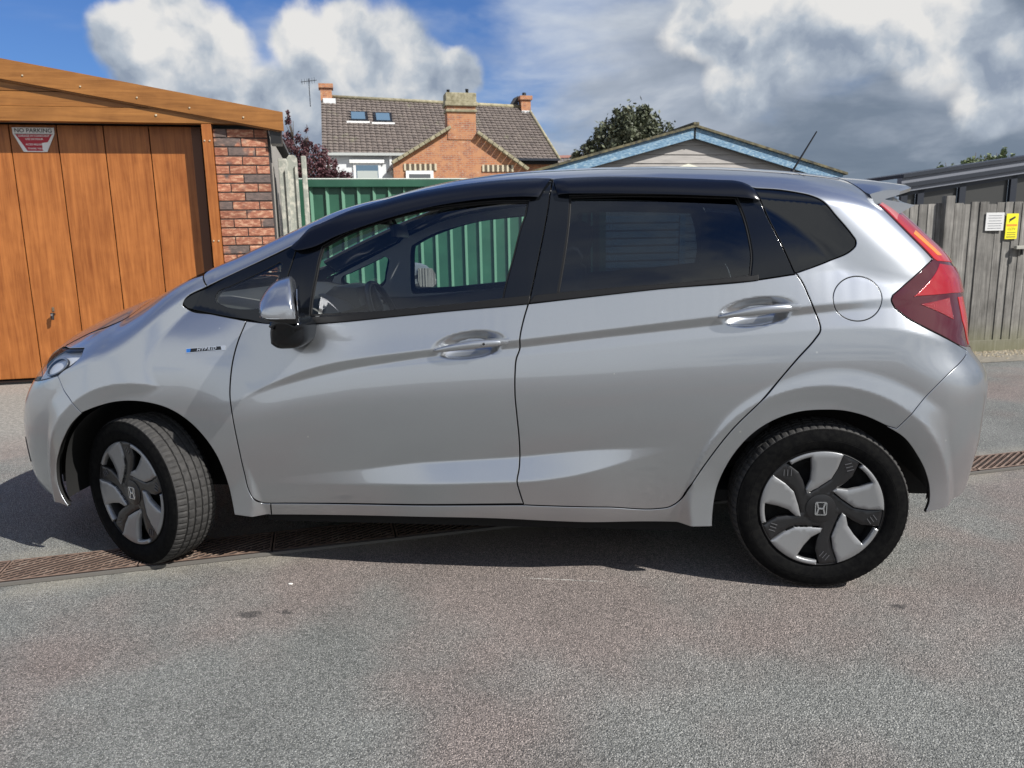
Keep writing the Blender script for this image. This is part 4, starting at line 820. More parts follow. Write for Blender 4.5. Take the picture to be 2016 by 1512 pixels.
# ---------------------------------------------------------------- the yard
def f_asphalt(k, b):
    p = geo(k); x, y, z = k.xyz(p)
    v = k.node('ShaderNodeTexVoronoi'); k.put(v.inputs['Vector'], p); v.inputs['Scale'].default_value = 215
    v2 = k.node('ShaderNodeTexVoronoi'); k.put(v2.inputs['Vector'], p); v2.inputs['Scale'].default_value = 430
    st = k.xyz(v.outputs['Color'])[0]; s2 = k.xyz(v2.outputs['Color'])[1]
    base = k.mix(st, (.100, .104, .100), (.250, .255, .245)); base = k.mix(k.m('MULTIPLY', k.m('GREATER_THAN', s2, .87), .7), base, (.50, .50, .48))
    base = k.mix(k.m('MULTIPLY', k.m('LESS_THAN', s2, .13), .65), base, (.035, .035, .036))
    big = k.step(k.noise(p, .55, 4, .55), .46, .60); base = k.mix(big, base, (1.13, .95, .925), 'MULTIPLY')
    base = k.mix(1.0, base, (.93, .925, .895), 'MULTIPLY'); w = k.noise(p, 1.7, 6, .65); base = k.mix(1.0, base, k.ramp(w, (.25, .80), (.75, 1.16)), 'MULTIPLY')
    # paler, dustier strip towards the garages
    far = k.step(k.m('ADD', k.m('SUBTRACT', k.m('MULTIPLY', y, .931), k.m('MULTIPLY', x, .365)), k.m('MULTIPLY', k.m('SUBTRACT', k.noise(p, 2.2, 5, .6), .5), 1.0)), 1.2, 2.6)
    far = k.m('MULTIPLY', far, k.step(x, 1.0, -2.0)); base = k.mix(k.m('MULTIPLY', far, .60), base, k.mix(k.step(k.noise(p, 40, 5, .7), .4, .6), (.24, .225, .20), (.44, .42, .37)))
    nd = k.m('ABSOLUTE', k.m('SUBTRACT', k.m('ADD', k.m('MULTIPLY', x, -.365), k.m('MULTIPLY', y, .931)), -.225))
    base = k.mix(k.m('MULTIPLY', k.m('MULTIPLY', k.step(nd, .30, .12), k.step(w, .35, .6)), .5), base, (.33, .30, .24))
    for ox, oy, r in ((-.674, -1.163, .055), (-.555, -1.137, .03), (1.50, -.93, .03)):
        d = k.v('DISTANCE', k.v('MULTIPLY', p, (1, 1.5, 1)), (ox, oy*1.5, 0)); d = k.m('ADD', d, k.m('MULTIPLY', k.m('SUBTRACT', k.noise(p, 45, 4, .7), .5), .10))
        base = k.mix(k.m('MULTIPLY', k.step(d, r, r*.35), .75), base, (.045, .043, .042))
    sc = k.m('ABSOLUTE', k.m('ADD', k.m('SUBTRACT', y, -.80), k.m('MULTIPLY', x, .03))); sc = k.m('MULTIPLY', k.step(sc, .006, .001), k.m('MULTIPLY', k.step(x, .20, .28), k.step(x, .56, .45)))
    base = k.mix(k.m('MULTIPLY', k.m('MULTIPLY', sc, k.step(k.noise(p, 60, 3), .38, .55)), .7), base, (.55, .54, .50))
    k.put(b.inputs['Base Color'], base); k.put(b.inputs['Roughness'], k.m('ADD', .72, k.m('MULTIPLY', st, .2)))
    h = k.m('ADD', k.m('MULTIPLY', v.outputs['Distance'], -1.1), k.m('ADD', k.m('MULTIPLY', v2.outputs['Distance'], -.5), k.m('MULTIPLY', k.noise(p, 25, 3), .7))); bump(k, b, h, .0034, .95)
gm = bpy.data.meshes.new('ground'); R_ = [-300, -40, -12, -6, -3, 0, 3, 6, 12, 40, 300]
gm.from_pydata([(x, y, 0) for x in R_ for y in R_], [], [(i*11+j, (i+1)*11+j, (i+1)*11+j+1, i*11+j+1) for i in range(10) for j in range(10)])
gm.materials.append(mat('worn asphalt', (.17, .17, .165), .8, spec=.25, fn=f_asphalt)); tag(link(bpy.data.objects.new('ground', gm)), kind='structure')

def f_wood(k, b, ax, dark, light):
    o = objc(k); r = rand(k); sc = [26, 26, 26]; sc[ax] = 1.6
    p = k.v('ADD', k.v('MULTIPLY', o, tuple(sc)), k.comb(k.m('MULTIPLY', r, 37), k.m('MULTIPLY', r, 11), k.m('MULTIPLY', r, 53)))
    g1 = k.noise(p, 1, 5, .6, .6); sc2 = [160, 160, 160]; sc2[ax] = 3; g2 = k.noise(k.v('MULTIPLY', o, tuple(sc2)), 1, 3, .5)
    cl = k.noise(k.v('ADD', o, k.comb(r, r, r)), 6, 3, .5, .4)
    f = k.m('ADD', k.m('ADD', k.m('MULTIPLY', g1, .62), k.m('MULTIPLY', g2, .22)), k.m('MULTIPLY', cl, .22)); c = k.ramp(f, (.36, dark), (.70, light)); k.put(b.inputs['Base Color'], c)
    k.put(b.inputs['Roughness'], k.ramp(g2, (0, .34), (1, .5)))
oakv = mat('golden oak foil, upright grain', (.4, .17, .05), .4, spec=.4, fn=lambda k, b: f_wood(k, b, 2, (.20, .058, .012), (.43, .155, .040)))
oakh = mat('golden oak foil, level grain', (.4, .17, .05), .4, spec=.4, fn=lambda k, b: f_wood(k, b, 0, (.17, .066, .015), (.36, .155, .040)))
mortar = mat('dark mortar', (.045, .038, .036), .95)
def f_brick(k, b, dark=False):
    r = rand(k); o = objc(k); n = k.noise(k.v('ADD', k.v('MULTIPLY', o, (1, 1, 2.4)), k.comb(k.m('MULTIPLY', r, 90), 0, k.m('MULTIPLY', r, 51))), 16, 5, .7); n2 = k.noise(k.v('ADD', o, k.comb(k.m('MULTIPLY', r, 20), r, r)), 5, 2)
    red = k.ramp(n, (.30, (.19, .070, .042)), (.50, (.34, .135, .080)), (.66, (.56, .34, .22)))
    drk = k.ramp(n, (.3, (.070, .058, .055)), (.7, (.19, .135, .115)))
    isd = k.step(k.m('ADD', k.m('MULTIPLY', r, .25), n2), .74, .84) if not dark else k.step(k.m('ADD', k.m('MULTIPLY', r, .25), n2), .78, .68); k.put(b.inputs['Base Color'], k.mix(isd, k.mix(1., red, k.ramp(r, (0, .82), (1, 1.25)), 'MULTIPLY'), drk)); bump(k, b, n, .006, .9)
brickm = mat('rustic red brick', (.35, .12, .07), .88, fn=f_brick)
white_p = mat('white paint', (.78, .78, .76), .5); brass = mat('pale screw cap', (.62, .52, .36), .35, .4)

def mb(name, c, d, m, parent, bev=.0, rot=None):
    bm = bmesh.new(); box(bm, (0, 0, 0), d, rot, bev); o = frombm(name, bm, m, parent); o.location = c; return o
def copies(proto, spots, parent):
    """the first spot moves the piece itself, the others get copies sharing its mesh"""
    for i, (loc, scl) in enumerate(spots):
        o = proto if i == 0 else proto.copy()
        if i: COL.objects.link(o)
        o.parent = parent; o.location = loc
        if scl is not None: o.scale = scl
PHI = math.radians(20)
# ---- brick garage with the golden oak door, front plane along local x, local y runs into the building
ga = empty('garage', (-4.821, 2.98, 0), PHI, 'brick garage with golden oak timber-effect door, fascia and gable boards, left edge of the yard', 'garage')
u0, u1 = -.76, 1.70; REC = .15
boards = mb('door_board', (0, 0, 0), (.383, .022, 2.33), oakv, ga, .004)
copies(boards, [((u, REC+.011, 1.205), None) for u in [.039+.392*i+.196 for i in range(-2, 4)]] + [((1.215+.2, REC+.011, 1.205), (.97, 1, 1))], ga) if False else copies(boards, [((.028+.392*i+.196, REC+.011, 1.205), None) for i in range(-2, 4)], ga)
mb('door_backing', ((u0+u1)/2, REC+.045, 1.2), (u1-u0, .03, 2.38), M['dark'], ga)
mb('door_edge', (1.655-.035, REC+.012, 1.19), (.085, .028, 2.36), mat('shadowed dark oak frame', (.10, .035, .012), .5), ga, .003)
mb('threshold', ((u0+u1)/2, REC-.02, .012), (u1-u0, .12, .024), M['rubber'], ga)
for c in ((u1+.043, .02, 1.185), (u0-.043, .02, 1.185)): mb('door_post', c, (.086, .13, 2.37), oakv, ga, .004)
mb('door_head', ((u0+u1)/2+.10, .005, 2.437), (u1-u0+.55, .10, .125), oakh, ga, .003)
sl_ = -.1745; zt = lambda u: 2.909+sl_*u; AP = -.95
def bargeboard(a, b_, t0, t1, y0, y1, name):
    bm = bmesh.new(); prism(bm, [(a, zt(a)-t1), (b_, zt(b_)-t1), (b_, zt(b_)-t0), (a, zt(a)-t0)], y0, y1, lambda u, v, d: (u, d, v)); return frombm(name, bm, oakh, ga)
bargeboard(AP, 2.44, 0, .172, -.075, -.045, 'fascia_board'); bm = bmesh.new(); prism(bm, [(AP-.62, zt(AP)-.30), (AP, zt(AP)-.172), (AP, zt(AP)), (AP-.62, zt(AP)-.108)], -.075, -.045, lambda u, v, d: (u, d, v)); frombm('fascia_board', bm, oakh, ga); bargeboard(AP, 2.42, .172, .185, -.055, -.02, 'fascia_trim')
for zz in (2.505, 2.632, 2.759, 2.886):   # level gable boards cut off by the sloping fascia
    a = AP; ub = lambda z: (z-2.909+.16)/sl_; zb, ztp = zz, zz+.121
    pl_ = [(a, zb), (min(2.25, ub(zb)), zb), (max(a+.01, ub(ztp)), ztp), (a, ztp)]
    if ub(zb) > a+.1: bm = bmesh.new(); prism(bm, pl_, -.03, .01, lambda u, v, d: (u, d, v), 0); frombm('gable_board', bm, oakh, ga)
bm = bmesh.new(); prism(bm, [(AP, 2.40), (2.2, 2.40), (2.2, zt(2.2)-.06), (AP, zt(AP)-.06)], .015, .045, lambda u, v, d: (u, d, v)); frombm('gable_backing', bm, M['dark'], ga)
bm = bmesh.new(); prism(bm, [(AP-.0, zt(AP)-.01), (2.32, zt(2.32)-.01), (2.32, zt(2.32)-.05), (AP, zt(AP)-.05)], -.05, 5.2, lambda u, v, d: (u, d, v)); frombm('roof', bm, mat('grey felt roof', (.09, .09, .09), .9), ga)
bm = bmesh.new(); prism(bm, [(AP-.62, zt(AP)-.12), (AP, zt(AP)-.01), (AP, zt(AP)-.05), (AP-.62, zt(AP)-.16)], -.05, 5.2, lambda u, v, d: (u, d, v)); frombm('roof', bm, bpy.data.materials['grey felt roof'], ga)
sc_ = mb('screw_cap', (0, 0, 0), (.014, .008, .014), brass, ga, .004)
copies(sc_, [((u, -.079, z), None) for u, z in ((-.20, 2.84), (.273, 2.749), (.724, 2.669), (1.181, 2.585), (1.62, 2.505), (2.084, 2.429))]+[((1.321, -.05, 2.440), (1.3, 1, 1.3)), ((1.72, -.049, 2.22), None), ((1.765, -.049, 2.22), None), ((1.72, -.049, 1.30), None), ((1.765, -.049, 1.30), None)], ga)
mb('mortar_core', (2.040, .125, 1.17), (.495, .215, 2.34), mortar, ga); mb('mortar_core', (-1.10, .125, 1.17), (.50, .215, 2.34), mortar, ga)
brickd = mat('blue-grey fired brick', (.08, .07, .07), .8, fn=lambda k, b: f_brick(k, b, True))
kinds = {(w, d): mb('brick', (0, 0, 0), ((.238, .1145)[w], .104, .071), brickd if d else brickm, ga, .0035) for w in (0, 1) for d in (0, 1)}; spots_ = {k_: [] for k_ in kinds}
DARK = {1: (0,), 2: (1,), 5: (1,), 7: (1,), 8: (0,), 13: (0,), 16: (1,), 19: (0,), 22: (1, 2)}
for i in range(28):
    z = .043+i*.0835
    for base_u in (1.792, -1.345):
        jit = lambda: random.uniform(-.0018, .0018)
        row = [(0, .119), (0, .3665)] if i % 2 == 0 else [(1, .0573), (0, .243), (1, .4288)]
        for q, (w_, du) in enumerate(row): spots_[(w_, int(q in DARK.get(27-i, ()) if base_u > 0 else random.random() < .2))].append(((base_u+du, .063+jit(), z), None))
for k_, p_ in kinds.items(): copies(p_, spots_[k_], ga)
bm = bmesh.new(); box(bm, (2.275, 2.7, 1.15), (.03, 5.0, 2.3)); frombm('side_wall', bm, mat('rendered side wall', (.30, .28, .25), .9), ga)
bm = bmesh.new(); box(bm, (-1.33, 2.7, 1.15), (.03, 5.0, 2.3)); box(bm, (.45, 5.2, 1.15), (3.6, .03, 2.3)); frombm('rear_wall', bm, bpy.data.materials['rendered side wall'], ga)
mb('soffit_panel', (2.36, .06, 2.27), (.10, .20, .14), M['plastic'], ga)
h_ = empty('door_lever', (0, 0, 0)); h_.parent = ga; h_.location = (.198, REC, .645)
bm = bmesh.new(); tube(bm, [(0, 0, .0), (0, -.05, .0)], .013, 12); tube(bm, [(0, -.045, .012), (.004, -.06, -.05)], [.017, .012], 10); frombm('lever', bm, M['plastic'], h_, True, 45)
bm = bmesh.new(); tube(bm, [(0, -.062, -.004), (0, -.066, -.004)], .010, 12); frombm('keyhole_disc', bm, M['chrome'], h_, True, 45)
bm = bmesh.new(); box(bm, (0, -.004, .045), (.020, .006, .04), bev=.002); frombm('lock_plate', bm, mat('worn lock plate', (.20, .15, .10), .5, .5), h_)
# warning plate on the door
sg = empty('no_parking_sign', (0, 0, 0), 0, 'white and red shield-shaped NO PARKING plate at the top of the golden oak garage door', 'sign')
mw = Matrix.Translation((-4.821, 2.98, 0)) @ Matrix.Rotation(PHI, 4, 'Z'); sg.matrix_world = mw @ Matrix.Translation((.2285, REC-.004, 2.24))
o_ = [(-.172, .105), (.174, .105), (.172, .050), (.095, -.108), (-.100, -.108), (-.170, .050)]
pxz = lambda u, v, d: (u, -d, v)
bm = bmesh.new(); prism(bm, o_, .0, .004, pxz); frombm('plate', bm, white_p, sg)
sr = mat('sign red', (.42, .012, .03), .45); sb_ = mat('sign black', (.02, .02, .02), .5)
bm = bmesh.new(); prism(bm, [(-.150, .045), (.150, .045), (.062, -.100), (-.066, -.100)], .004, .0050, pxz); frombm('red_field', bm, sr, sg)
bm = bmesh.new(); prism(bm, [(-.160, .050), (.160, .050), (.159, .0465), (-.159, .0465)], .004, .0052, pxz); frombm('rule', bm, sb_, sg)
def text(s, size, loc, m, parent, sx=1.0, ext=.0004):
    """letters laid flat on a local xz face, turned into a real mesh"""
    c = bpy.data.curves.new('lettering', 'FONT'); c.body = s; c.size = size; c.extrude = ext; c.align_x = 'CENTER'; c.align_y = 'CENTER'; c.offset = size*.012; c.resolution_u = 3
    tmp = bpy.data.objects.new('tmp', c); COL.objects.link(tmp); bpy.context.view_layer.update(); me = bpy.data.meshes.new_from_object(tmp.evaluated_get(bpy.context.evaluated_depsgraph_get())); bpy.data.objects.remove(tmp); bpy.data.curves.remove(c)
    me.materials.clear(); me.materials.append(m); o = link(bpy.data.objects.new('lettering', me), parent); o.rotation_euler = (math.pi/2, 0, 0); o.location = loc; o.scale = (sx, 1, 1); return o
text('NO PARKING', .050, (0, -.0047, .077), sb_, sg, 1.02); 
for s, z, w, sz in (('GARAGE IN CONSTANT', .031, .98, .024), ('USE 24 HOUR', .003, 1.0, .024), ('ACCESS REQUIRED', -.044, .80, .022), ('THANK YOU', -.080, .95, .022)): text(s, sz, (0, -.0056, z), white_p, sg, w)
bm = bmesh.new(); prism(bm, [(.060, -.03), (.128, -.02), (.095, -.095), (.060, -.095)], .0048, .0054, pxz); frombm('peeling_patch', bm, white_p, sg)

# ---- concrete posts beside the garage
def f_conc(k, b):
    n = k.noise(geo(k), 14, 6, .7); n2 = k.noise(geo(k), 120, 3, .6); k.put(b.inputs['Base Color'], k.mix(k.step(n, .45, .65), (.30, .31, .27), (.52, .50, .43))); bump(k, b, n2, .004, .8)
conc = mat('weathered concrete', (.42, .42, .37), .92, fn=f_conc)
def loc(u, d, z=0, B=(-4.821, 2.98), ph=PHI): return (B[0]+u*math.cos(ph)-d*math.sin(ph), B[1]+u*math.sin(ph)+d*math.cos(ph), z)
for i, (u, d, w, h, lean, lab, tp) in enumerate(((2.385, .35, .085, 2.10, -.0, 'squat flat-topped concrete post right against the brick garage', 0), (2.475, .42, .095, 2.145, .0, 'round-topped concrete post with lichen, middle of the three by the garage', 1), (2.585, .55, .050, 2.15, .0, 'slim pale concrete post touching the green metal fence', 0))):
    bm = bmesh.new()
    if tp: prism(bm, [(-w/2, 0), (w/2, 0), (w/2, h-.03), (w*.3, h-.005), (0, h), (-w*.3, h-.005), (-w/2, h-.03)], -.055, .055, lambda u_, v_, d_: (u_, d_, v_), .0)
    else: box(bm, (0, 0, h/2), (w, .11, h), bev=.008)
    box(bm, (w/2-.012, -.060, h/2-.05), (.022, .03, h-.12)) if i < 2 else None
    p_ = frombm('concrete_post', bm, conc); p_.location = loc(u, d); p_.rotation_euler = (0, lean, PHI); tag(p_, lab, 'post', 'concrete posts beside the garage')
# ---- green corrugated metal fence
grn = mat('green coated steel', (.018, .09, .05), .45, .0, .15, .3, fn=lambda k, b: k.put(b.inputs['Base Color'], k.ramp(k.noise(geo(k), 3, 5, .6), (.3, (.010, .062, .036)), (.7, (.022, .100, .058)))))
gf = empty('green_metal_fence', loc(2.52, .80), PHI, 'dark green ribbed steel fence with a pale-topped rail behind the car', 'fence')
Lf = 3.35; ns = 5; sw = Lf/ns
bm = bmesh.new(); pr = []; pitch = sw/4.5*1.0; npi = 4; pt = sw/npi
for q in range(npi): pr += [(q*pt, 0), (q*pt+pt*.12, 0), (q*pt+pt*.15, -.030), (q*pt+pt*.19, -.030), (q*pt+pt*.36, 0)]
pr += [(sw, 0)]; lo_ = [bm.verts.new((u, d, .08)) for u, d in pr]; hi_ = [bm.verts.new((u, d, 1.86)) for u, d in pr]
for i in range(len(pr)-1): bm.faces.new((lo_[i], lo_[i+1], hi_[i+1], hi_[i]))
sh = frombm('ribbed_sheet', bm, [grn, mat('sunlit green rib', (.11, .23, .16), .5)], gf)
for i_, f_ in enumerate(sh.data.polygons): f_.material_index = int(i_ % 5 in (2, 3))  # front and right-hand rib faces coloured paler, sunlight painted onto the ribs
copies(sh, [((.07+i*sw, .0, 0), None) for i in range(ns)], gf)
mb('top_rail', (Lf/2+.03, -.01, 1.895), (Lf+.10, .10, .085), grn, gf, .01); mb('rail_capping', (Lf/2+.03, -.01, 1.942), (Lf+.11, .105, .010), mat('pale rail capping', (.60, .66, .60), .5), gf)
mb('bottom_rail', (Lf/2+.03, -.01, .06), (Lf+.10, .08, .10), grn, gf)
for u in (.03, Lf+.06): mb('fence_post', (u, -.02, .96), (.085, .10, 1.92), grn, gf, .006)

# ---- blue-trimmed timber garage
def f_bluep(k, b):
    n = k.noise(k.v('MULTIPLY', objc(k), (3, 3, 9)), 6, 7, .72); k.put(b.inputs['Base Color'], k.ramp(n, (.30, (.06, .12, .17)), (.47, (.12, .23, .35)), (.57, (.22, .34, .43)), (.68, (.46, .50, .50)))); bump(k, b, n, .003, .6)
bluep = mat('flaking blue paint', (.12, .26, .42), .7, fn=f_bluep)
clad = mat('grey-beige cladding', (.26, .24, .22), .75, fn=lambda k, b: k.put(b.inputs['Base Color'], k.ramp(k.noise(k.v('MULTIPLY', objc(k), (1, 1, 14)), 4, 4, .6), (.3, (.27, .255, .24)), (.7, (.40, .375, .35)))))
mossy = mat('mossy felt edge', (.10, .09, .06), .95, fn=lambda k, b: k.put(b.inputs['Base Color'], k.ramp(k.noise(geo(k), 9, 5, .7), (.35, (.035, .035, .03)), (.6, (.16, .14, .08)), (.75, (.20, .22, .09)))))
bg_ = empty('blue_trimmed_garage', loc(8.16, 3.0), PHI, 'low garage with flaking blue bargeboards and beige boarded gable behind the car roof', 'garage')
hw, AZ, sl2 = 2.55, 2.86, .262
for s in (-1, 1):
    bm = bmesh.new(); prism(bm, [(0, AZ-.155), (s*hw, AZ-.155-hw*sl2), (s*hw, AZ-hw*sl2), (0, AZ)][::s], -.10, -.07, lambda u, v, d: (u, d, v)); frombm('bargeboard', bm, bluep, bg_)
    bm = bmesh.new(); prism(bm, [(0, AZ), (s*(hw+.06), AZ-(hw+.06)*sl2), (s*(hw+.06), AZ+.035-(hw+.06)*sl2), (0, AZ+.035)][::s], -.14, 5.0, lambda u, v, d: (u, d, v)); frombm('roof', bm, mossy, bg_)
mb('ridge_roll', (0, 2.4, AZ+.045), (.10, 5.1, .05), mossy, bg_, .02); mb('apex_joint', (0, -.105, AZ-.08), (.02, .012, .16), M['dark'], bg_)
z = .05
while z < 2.66:
    w = min(2.30, (AZ-.10-(z+.0))/sl2); w2 = min(2.30, (AZ-.10-(z+.118))/sl2)
    if w2 < .05: break
    bm = bmesh.new(); prism(bm, [(-w, z), (w, z), (w2, z+.125), (-w2, z+.125)], 0, .02, lambda u, v, d: (u, d+(.012*(v > z+.1)), v)); frombm('cladding_board', bm, clad, bg_); z += .128
bm = bmesh.new(); box(bm, (0, 2.5, 1.2), (4.5, 4.8, 2.2)); frombm('body_wall', bm, clad, bg_)
bm = bmesh.new(); prism(bm, [(-.34, 0), (.34, 0), (0, .10)], -.035, -.02, lambda u, v, d: (u-.06, d, v+2.245)); frombm('pale_pediment', bm, mat('cream board', (.72, .70, .58), .6), bg_)
dr = mb('slatted_door', (-.90, -.01, .80), (1.62, .03, 1.58), mat('slatted door blue', (.20, .30, .36), .6), bg_)
sl0 = mb('door_slat', (0, 0, 0), (1.40, .018, .085), bpy.data.materials['slatted door blue'], dr, .004); copies(sl0, [((0, -.026, -.72+i*.112), None) for i in range(14)], dr)
for s in (-1, 1): mb('door_stile', (s*.76, -.026, 0), (.09, .022, 1.58), white_p if s < 0 else bpy.data.materials['slatted door blue'], dr)

# ---- weathered close-board fence on the right with its notices
def f_grey(k, b):
    r = rand(k); o = objc(k); p = k.v('ADD', k.v('MULTIPLY', o, (40, 40, 2.2)), k.comb(k.m('MULTIPLY', r, 70), 0, k.m('MULTIPLY', r, 31))); n = k.noise(p, 1, 6, .68); n2 = k.noise(k.v('ADD', o, k.comb(k.m('MULTIPLY', r, 9), 0, 0)), 5, 5, .6)
    f = k.m('ADD', k.m('MULTIPLY', n, .6), k.m('MULTIPLY', n2, .4)); c = k.ramp(f, (.34, (.080, .075, .068)), (.52, (.18, .172, .158)), (.68, (.31, .295, .27))); c = k.mix(1., c, k.ramp(r, (0, .80), (1, 1.15)), 'MULTIPLY')
    low = k.step(k.xyz(geo(k))[2], .38, .0); k.put(b.inputs['Base Color'], k.mix(k.m('MULTIPLY', low, .7), c, (.15, .145, .07))); bump(k, b, n, .004, .7)
greyw = mat('silvered fence timber', (.2, .2, .19), .9, fn=f_grey)
PH2 = math.radians(15.8)
fe = empty('timber_fence', (4.416, 4.977, 0), PH2, 'silver-grey weathered close-board fence at the right edge of the yard', 'fence')
fb = []
for v in range(4):
    bm = bmesh.new(); prism(bm, [(-.0505, .02), (.0505, .02), (.0505, 1.52+.006*v), (.018*(v-1.5), 1.522+.006*v), (-.05, 1.52+.006*v)], -.004-.002*v, .012, lambda u, v_, d: (u, d+.06*u, v_)); fb.append(frombm('fence_board', bm, greyw, fe))
u = -2.3; sp = [[], [], [], []]; i = 0
while u < 6.0:
    sp[random.randrange(4)].append(((u, random.uniform(-.004, .006), random.uniform(-.012, .010)), (1, 1, 1))); u += .097+random.uniform(-.002, .003)
for p_, s_ in zip(fb, sp): copies(p_, s_, fe)
for u in (-.50, 2.0, 4.5, -2.35): mb('fence_post', (u, -.035, .80), (.10, .07, 1.60), greyw, fe, .006)
for z in (.35, 1.25): mb('fence_rail', (1.85, .05, z), (8.3, .05, .09), greyw, fe)
mb('gravel_board', (1.85, -.012, .06), (8.3, .03, .12), greyw, fe)
mb('fence_backing', (1.85, .085, .75), (8.3, .01, 1.4), M['dark'], fe)
la = empty('gate_latch', (0, 0, 0), 0, 'small weathered latch block and bolt on the grey fence below the notices', 'latch'); la.matrix_world = Matrix.Translation((4.416, 4.977, 0)) @ Matrix.Rotation(PH2, 4, 'Z') @ Matrix.Translation((.38, -.045, 1.075))
mb('latch_block', (0, 0, 0), (.16, .04, .035), mat('pale latch timber', (.36, .35, .31), .85), la, .004); mb('latch_bolt', (-.02, -.025, -.045), (.022, .02, .06), M['rubber'], la, .004)
def notice(name, lab, u, z, w, h, m):
    e = empty(name, (0, 0, 0), 0, lab, 'sign'); e.matrix_world = Matrix.Translation((4.416, 4.977, 0)) @ Matrix.Rotation(PH2, 4, 'Z') @ Matrix.Translation((u, -.022, z)); mb('panel', (0, 0, 0), (w, .005, h), m, e, .001); return e
n1 = notice('white_notice', 'small white printed notice screwed to the grey timber fence, left of the yellow one', .054, 1.340, .208, .180, mat('white card', (.62, .62, .61), .5)); gt = mat('grey print', (.22, .22, .24), .6)
for s, z, sz in (('PRIVATE PROPERTY', .062, .020), ('NO PARKING', .036, .020), ('AT ANY TIME', .010, .020), ('VEHICLES LEFT HERE', -.020, .016), ('MAY BE REMOVED', -.045, .016), ('THANK YOU', -.070, .016)) if False else (('', 0, .01),):
    pass
for q, (z, w) in enumerate(((.060, .15), (.036, .16), (.008, .14), (-.018, .165), (-.042, .15), (-.066, .16))): mb('print_line', (0, -.0032, z), (w, .0008, .006), gt, n1)
n2_ = notice('yellow_camera_notice', 'tall yellow surveillance camera notice on the grey timber fence, right of the white one', .254, 1.290, .138, .256, mat('sign yellow', (.80, .72, .02), .5))
bm = bmesh.new(); prism(bm, [(-.035, .062), (-.028, .050), (.030, .082), (.036, .094), (.024, .100), (-.034, .072)], .0026, .0036, pxz); prism(bm, [(-.030, .055), (-.022, .058), (-.030, .040), (-.040, .040)], .0026, .0036, pxz); frombm('camera_symbol', bm, sb_, n2_)
mb('orange_band', (0, -.0031, .012), (.118, .0008, .020), mat('sign orange', (.72, .28, .03), .5), n2_); text('CCTV', .034, (0, -.0032, -.028), mat('sign olive print', (.30, .27, .02), .6), n2_); 
for z, w in ((-.062, .10), (-.083, .10), (-.106, .105)): mb('print_line', (0, -.0031, z), (w, .0008, .008 if z > -.1 else .012), bpy.data.materials['sign olive print'], n2_)
# gravel verge below the fence
vm = bpy.data.meshes.new('gravel_verge'); vv, vf = [], []
for q in range(2600):
    u, d = random.uniform(-2.2, 5.5), -abs(random.gauss(0, .17))-.02; r = random.uniform(.008, .022); c = Vector((4.416+u*math.cos(PH2)-d*math.sin(PH2), 4.977+u*math.sin(PH2)+d*math.cos(PH2), r*.25)); b0 = len(vv)
    for a in range(5): an = a*1.257+q; vv.append((c.x+r*math.cos(an), c.y+r*math.sin(an)*.8, 0.0))
    vv.append((c.x+r*.2, c.y, r*.9)); vf += [(b0+a, b0+(a+1) % 5, b0+5) for a in range(5)]
vm.from_pydata(vv, [], vf); vm.materials.append(mat('tan gravel', (.30, .25, .17), .9, fn=lambda k, b: k.put(b.inputs['Base Color'], k.ramp(k.noise(geo(k), 30, 3), (.3, (.16, .13, .08)), (.7, (.42, .36, .26)))))); tag(link(bpy.data.objects.new('gravel', vm)), kind='stuff')
vs_ = bpy.data.meshes.new('verge'); P4 = [(-2.4, -.02), (6.2, -.02), (6.2, -.62), (-2.4, -.66)]; vs_.from_pydata([(4.416+u*math.cos(PH2)-d*math.sin(PH2), 4.977+u*math.sin(PH2)+d*math.cos(PH2), .004) for u, d in P4], [], [(3, 2, 1, 0)]); vs_.materials.append(mat('dusty verge', (.24, .21, .16), .95, fn=lambda k, b: (k.put(b.inputs['Base Color'], k.ramp(k.noise(geo(k), 22, 6, .7), (.3, (.12, .11, .095)), (.7, (.30, .27, .21)))), bump(k, b, k.noise(geo(k), 60, 4, .7), .01, 1)))); tag(link(bpy.data.objects.new('verge', vs_)), kind='structure')
# ---- dark garden building behind that fence
db = empty('dark_garden_building', (4.416-5*math.sin(PH2), 4.977+5*math.cos(PH2), 0), PH2, 'low dark building with layered grey verge and smoked panels behind the grey fence', 'building')
navy = mat('dark navy frame', (.012, .016, .026), .45); smoke = mat('smoked grey panel', (.042, .042, .040), .35); lgrey = mat('mid grey verge strip', (.16, .17, .20), .5)
zr_ = lambda u: 2.235+.1275*(u-2.54)
for nm, t0, t1, y0, m in (('roof_edge', 0, .060, -.16, navy), ('verge_strip', .060, .155, -.12, lgrey), ('verge_board', .155, .225, -.14, navy), ('lower_strip', .225, .295, -.10, lgrey), ('frame_head', .295, .36, -.05, navy)):
    bm = bmesh.new(); prism(bm, [(2.5, zr_(2.5)-t1), (9.5, zr_(9.5)-t1), (9.5, zr_(9.5)-t0), (2.5, zr_(2.5)-t0)], y0, 4 if nm == 'roof_edge' else .0, lambda u, v, d: (u, d, v)); frombm(nm, bm, m, db)
us = [2.62, 2.93, 3.72, 4.70, 5.75, 6.8, 7.85, 8.9]
for u in us: mb('frame_post', (u, -.02, zr_(u)/2-.15), (.12, .06, zr_(u)-.30), navy, db)
for a, b2 in zip(us[:-1], us[1:]): mb('smoked_panel', ((a+b2)/2, .03, zr_(b2)/2-.17), (b2-a-.12, .03, zr_(b2)-.34), smoke, db)
mb('side_wall', (2.6, 2.0, .9), (.08, 3.9, 1.8), navy, db)

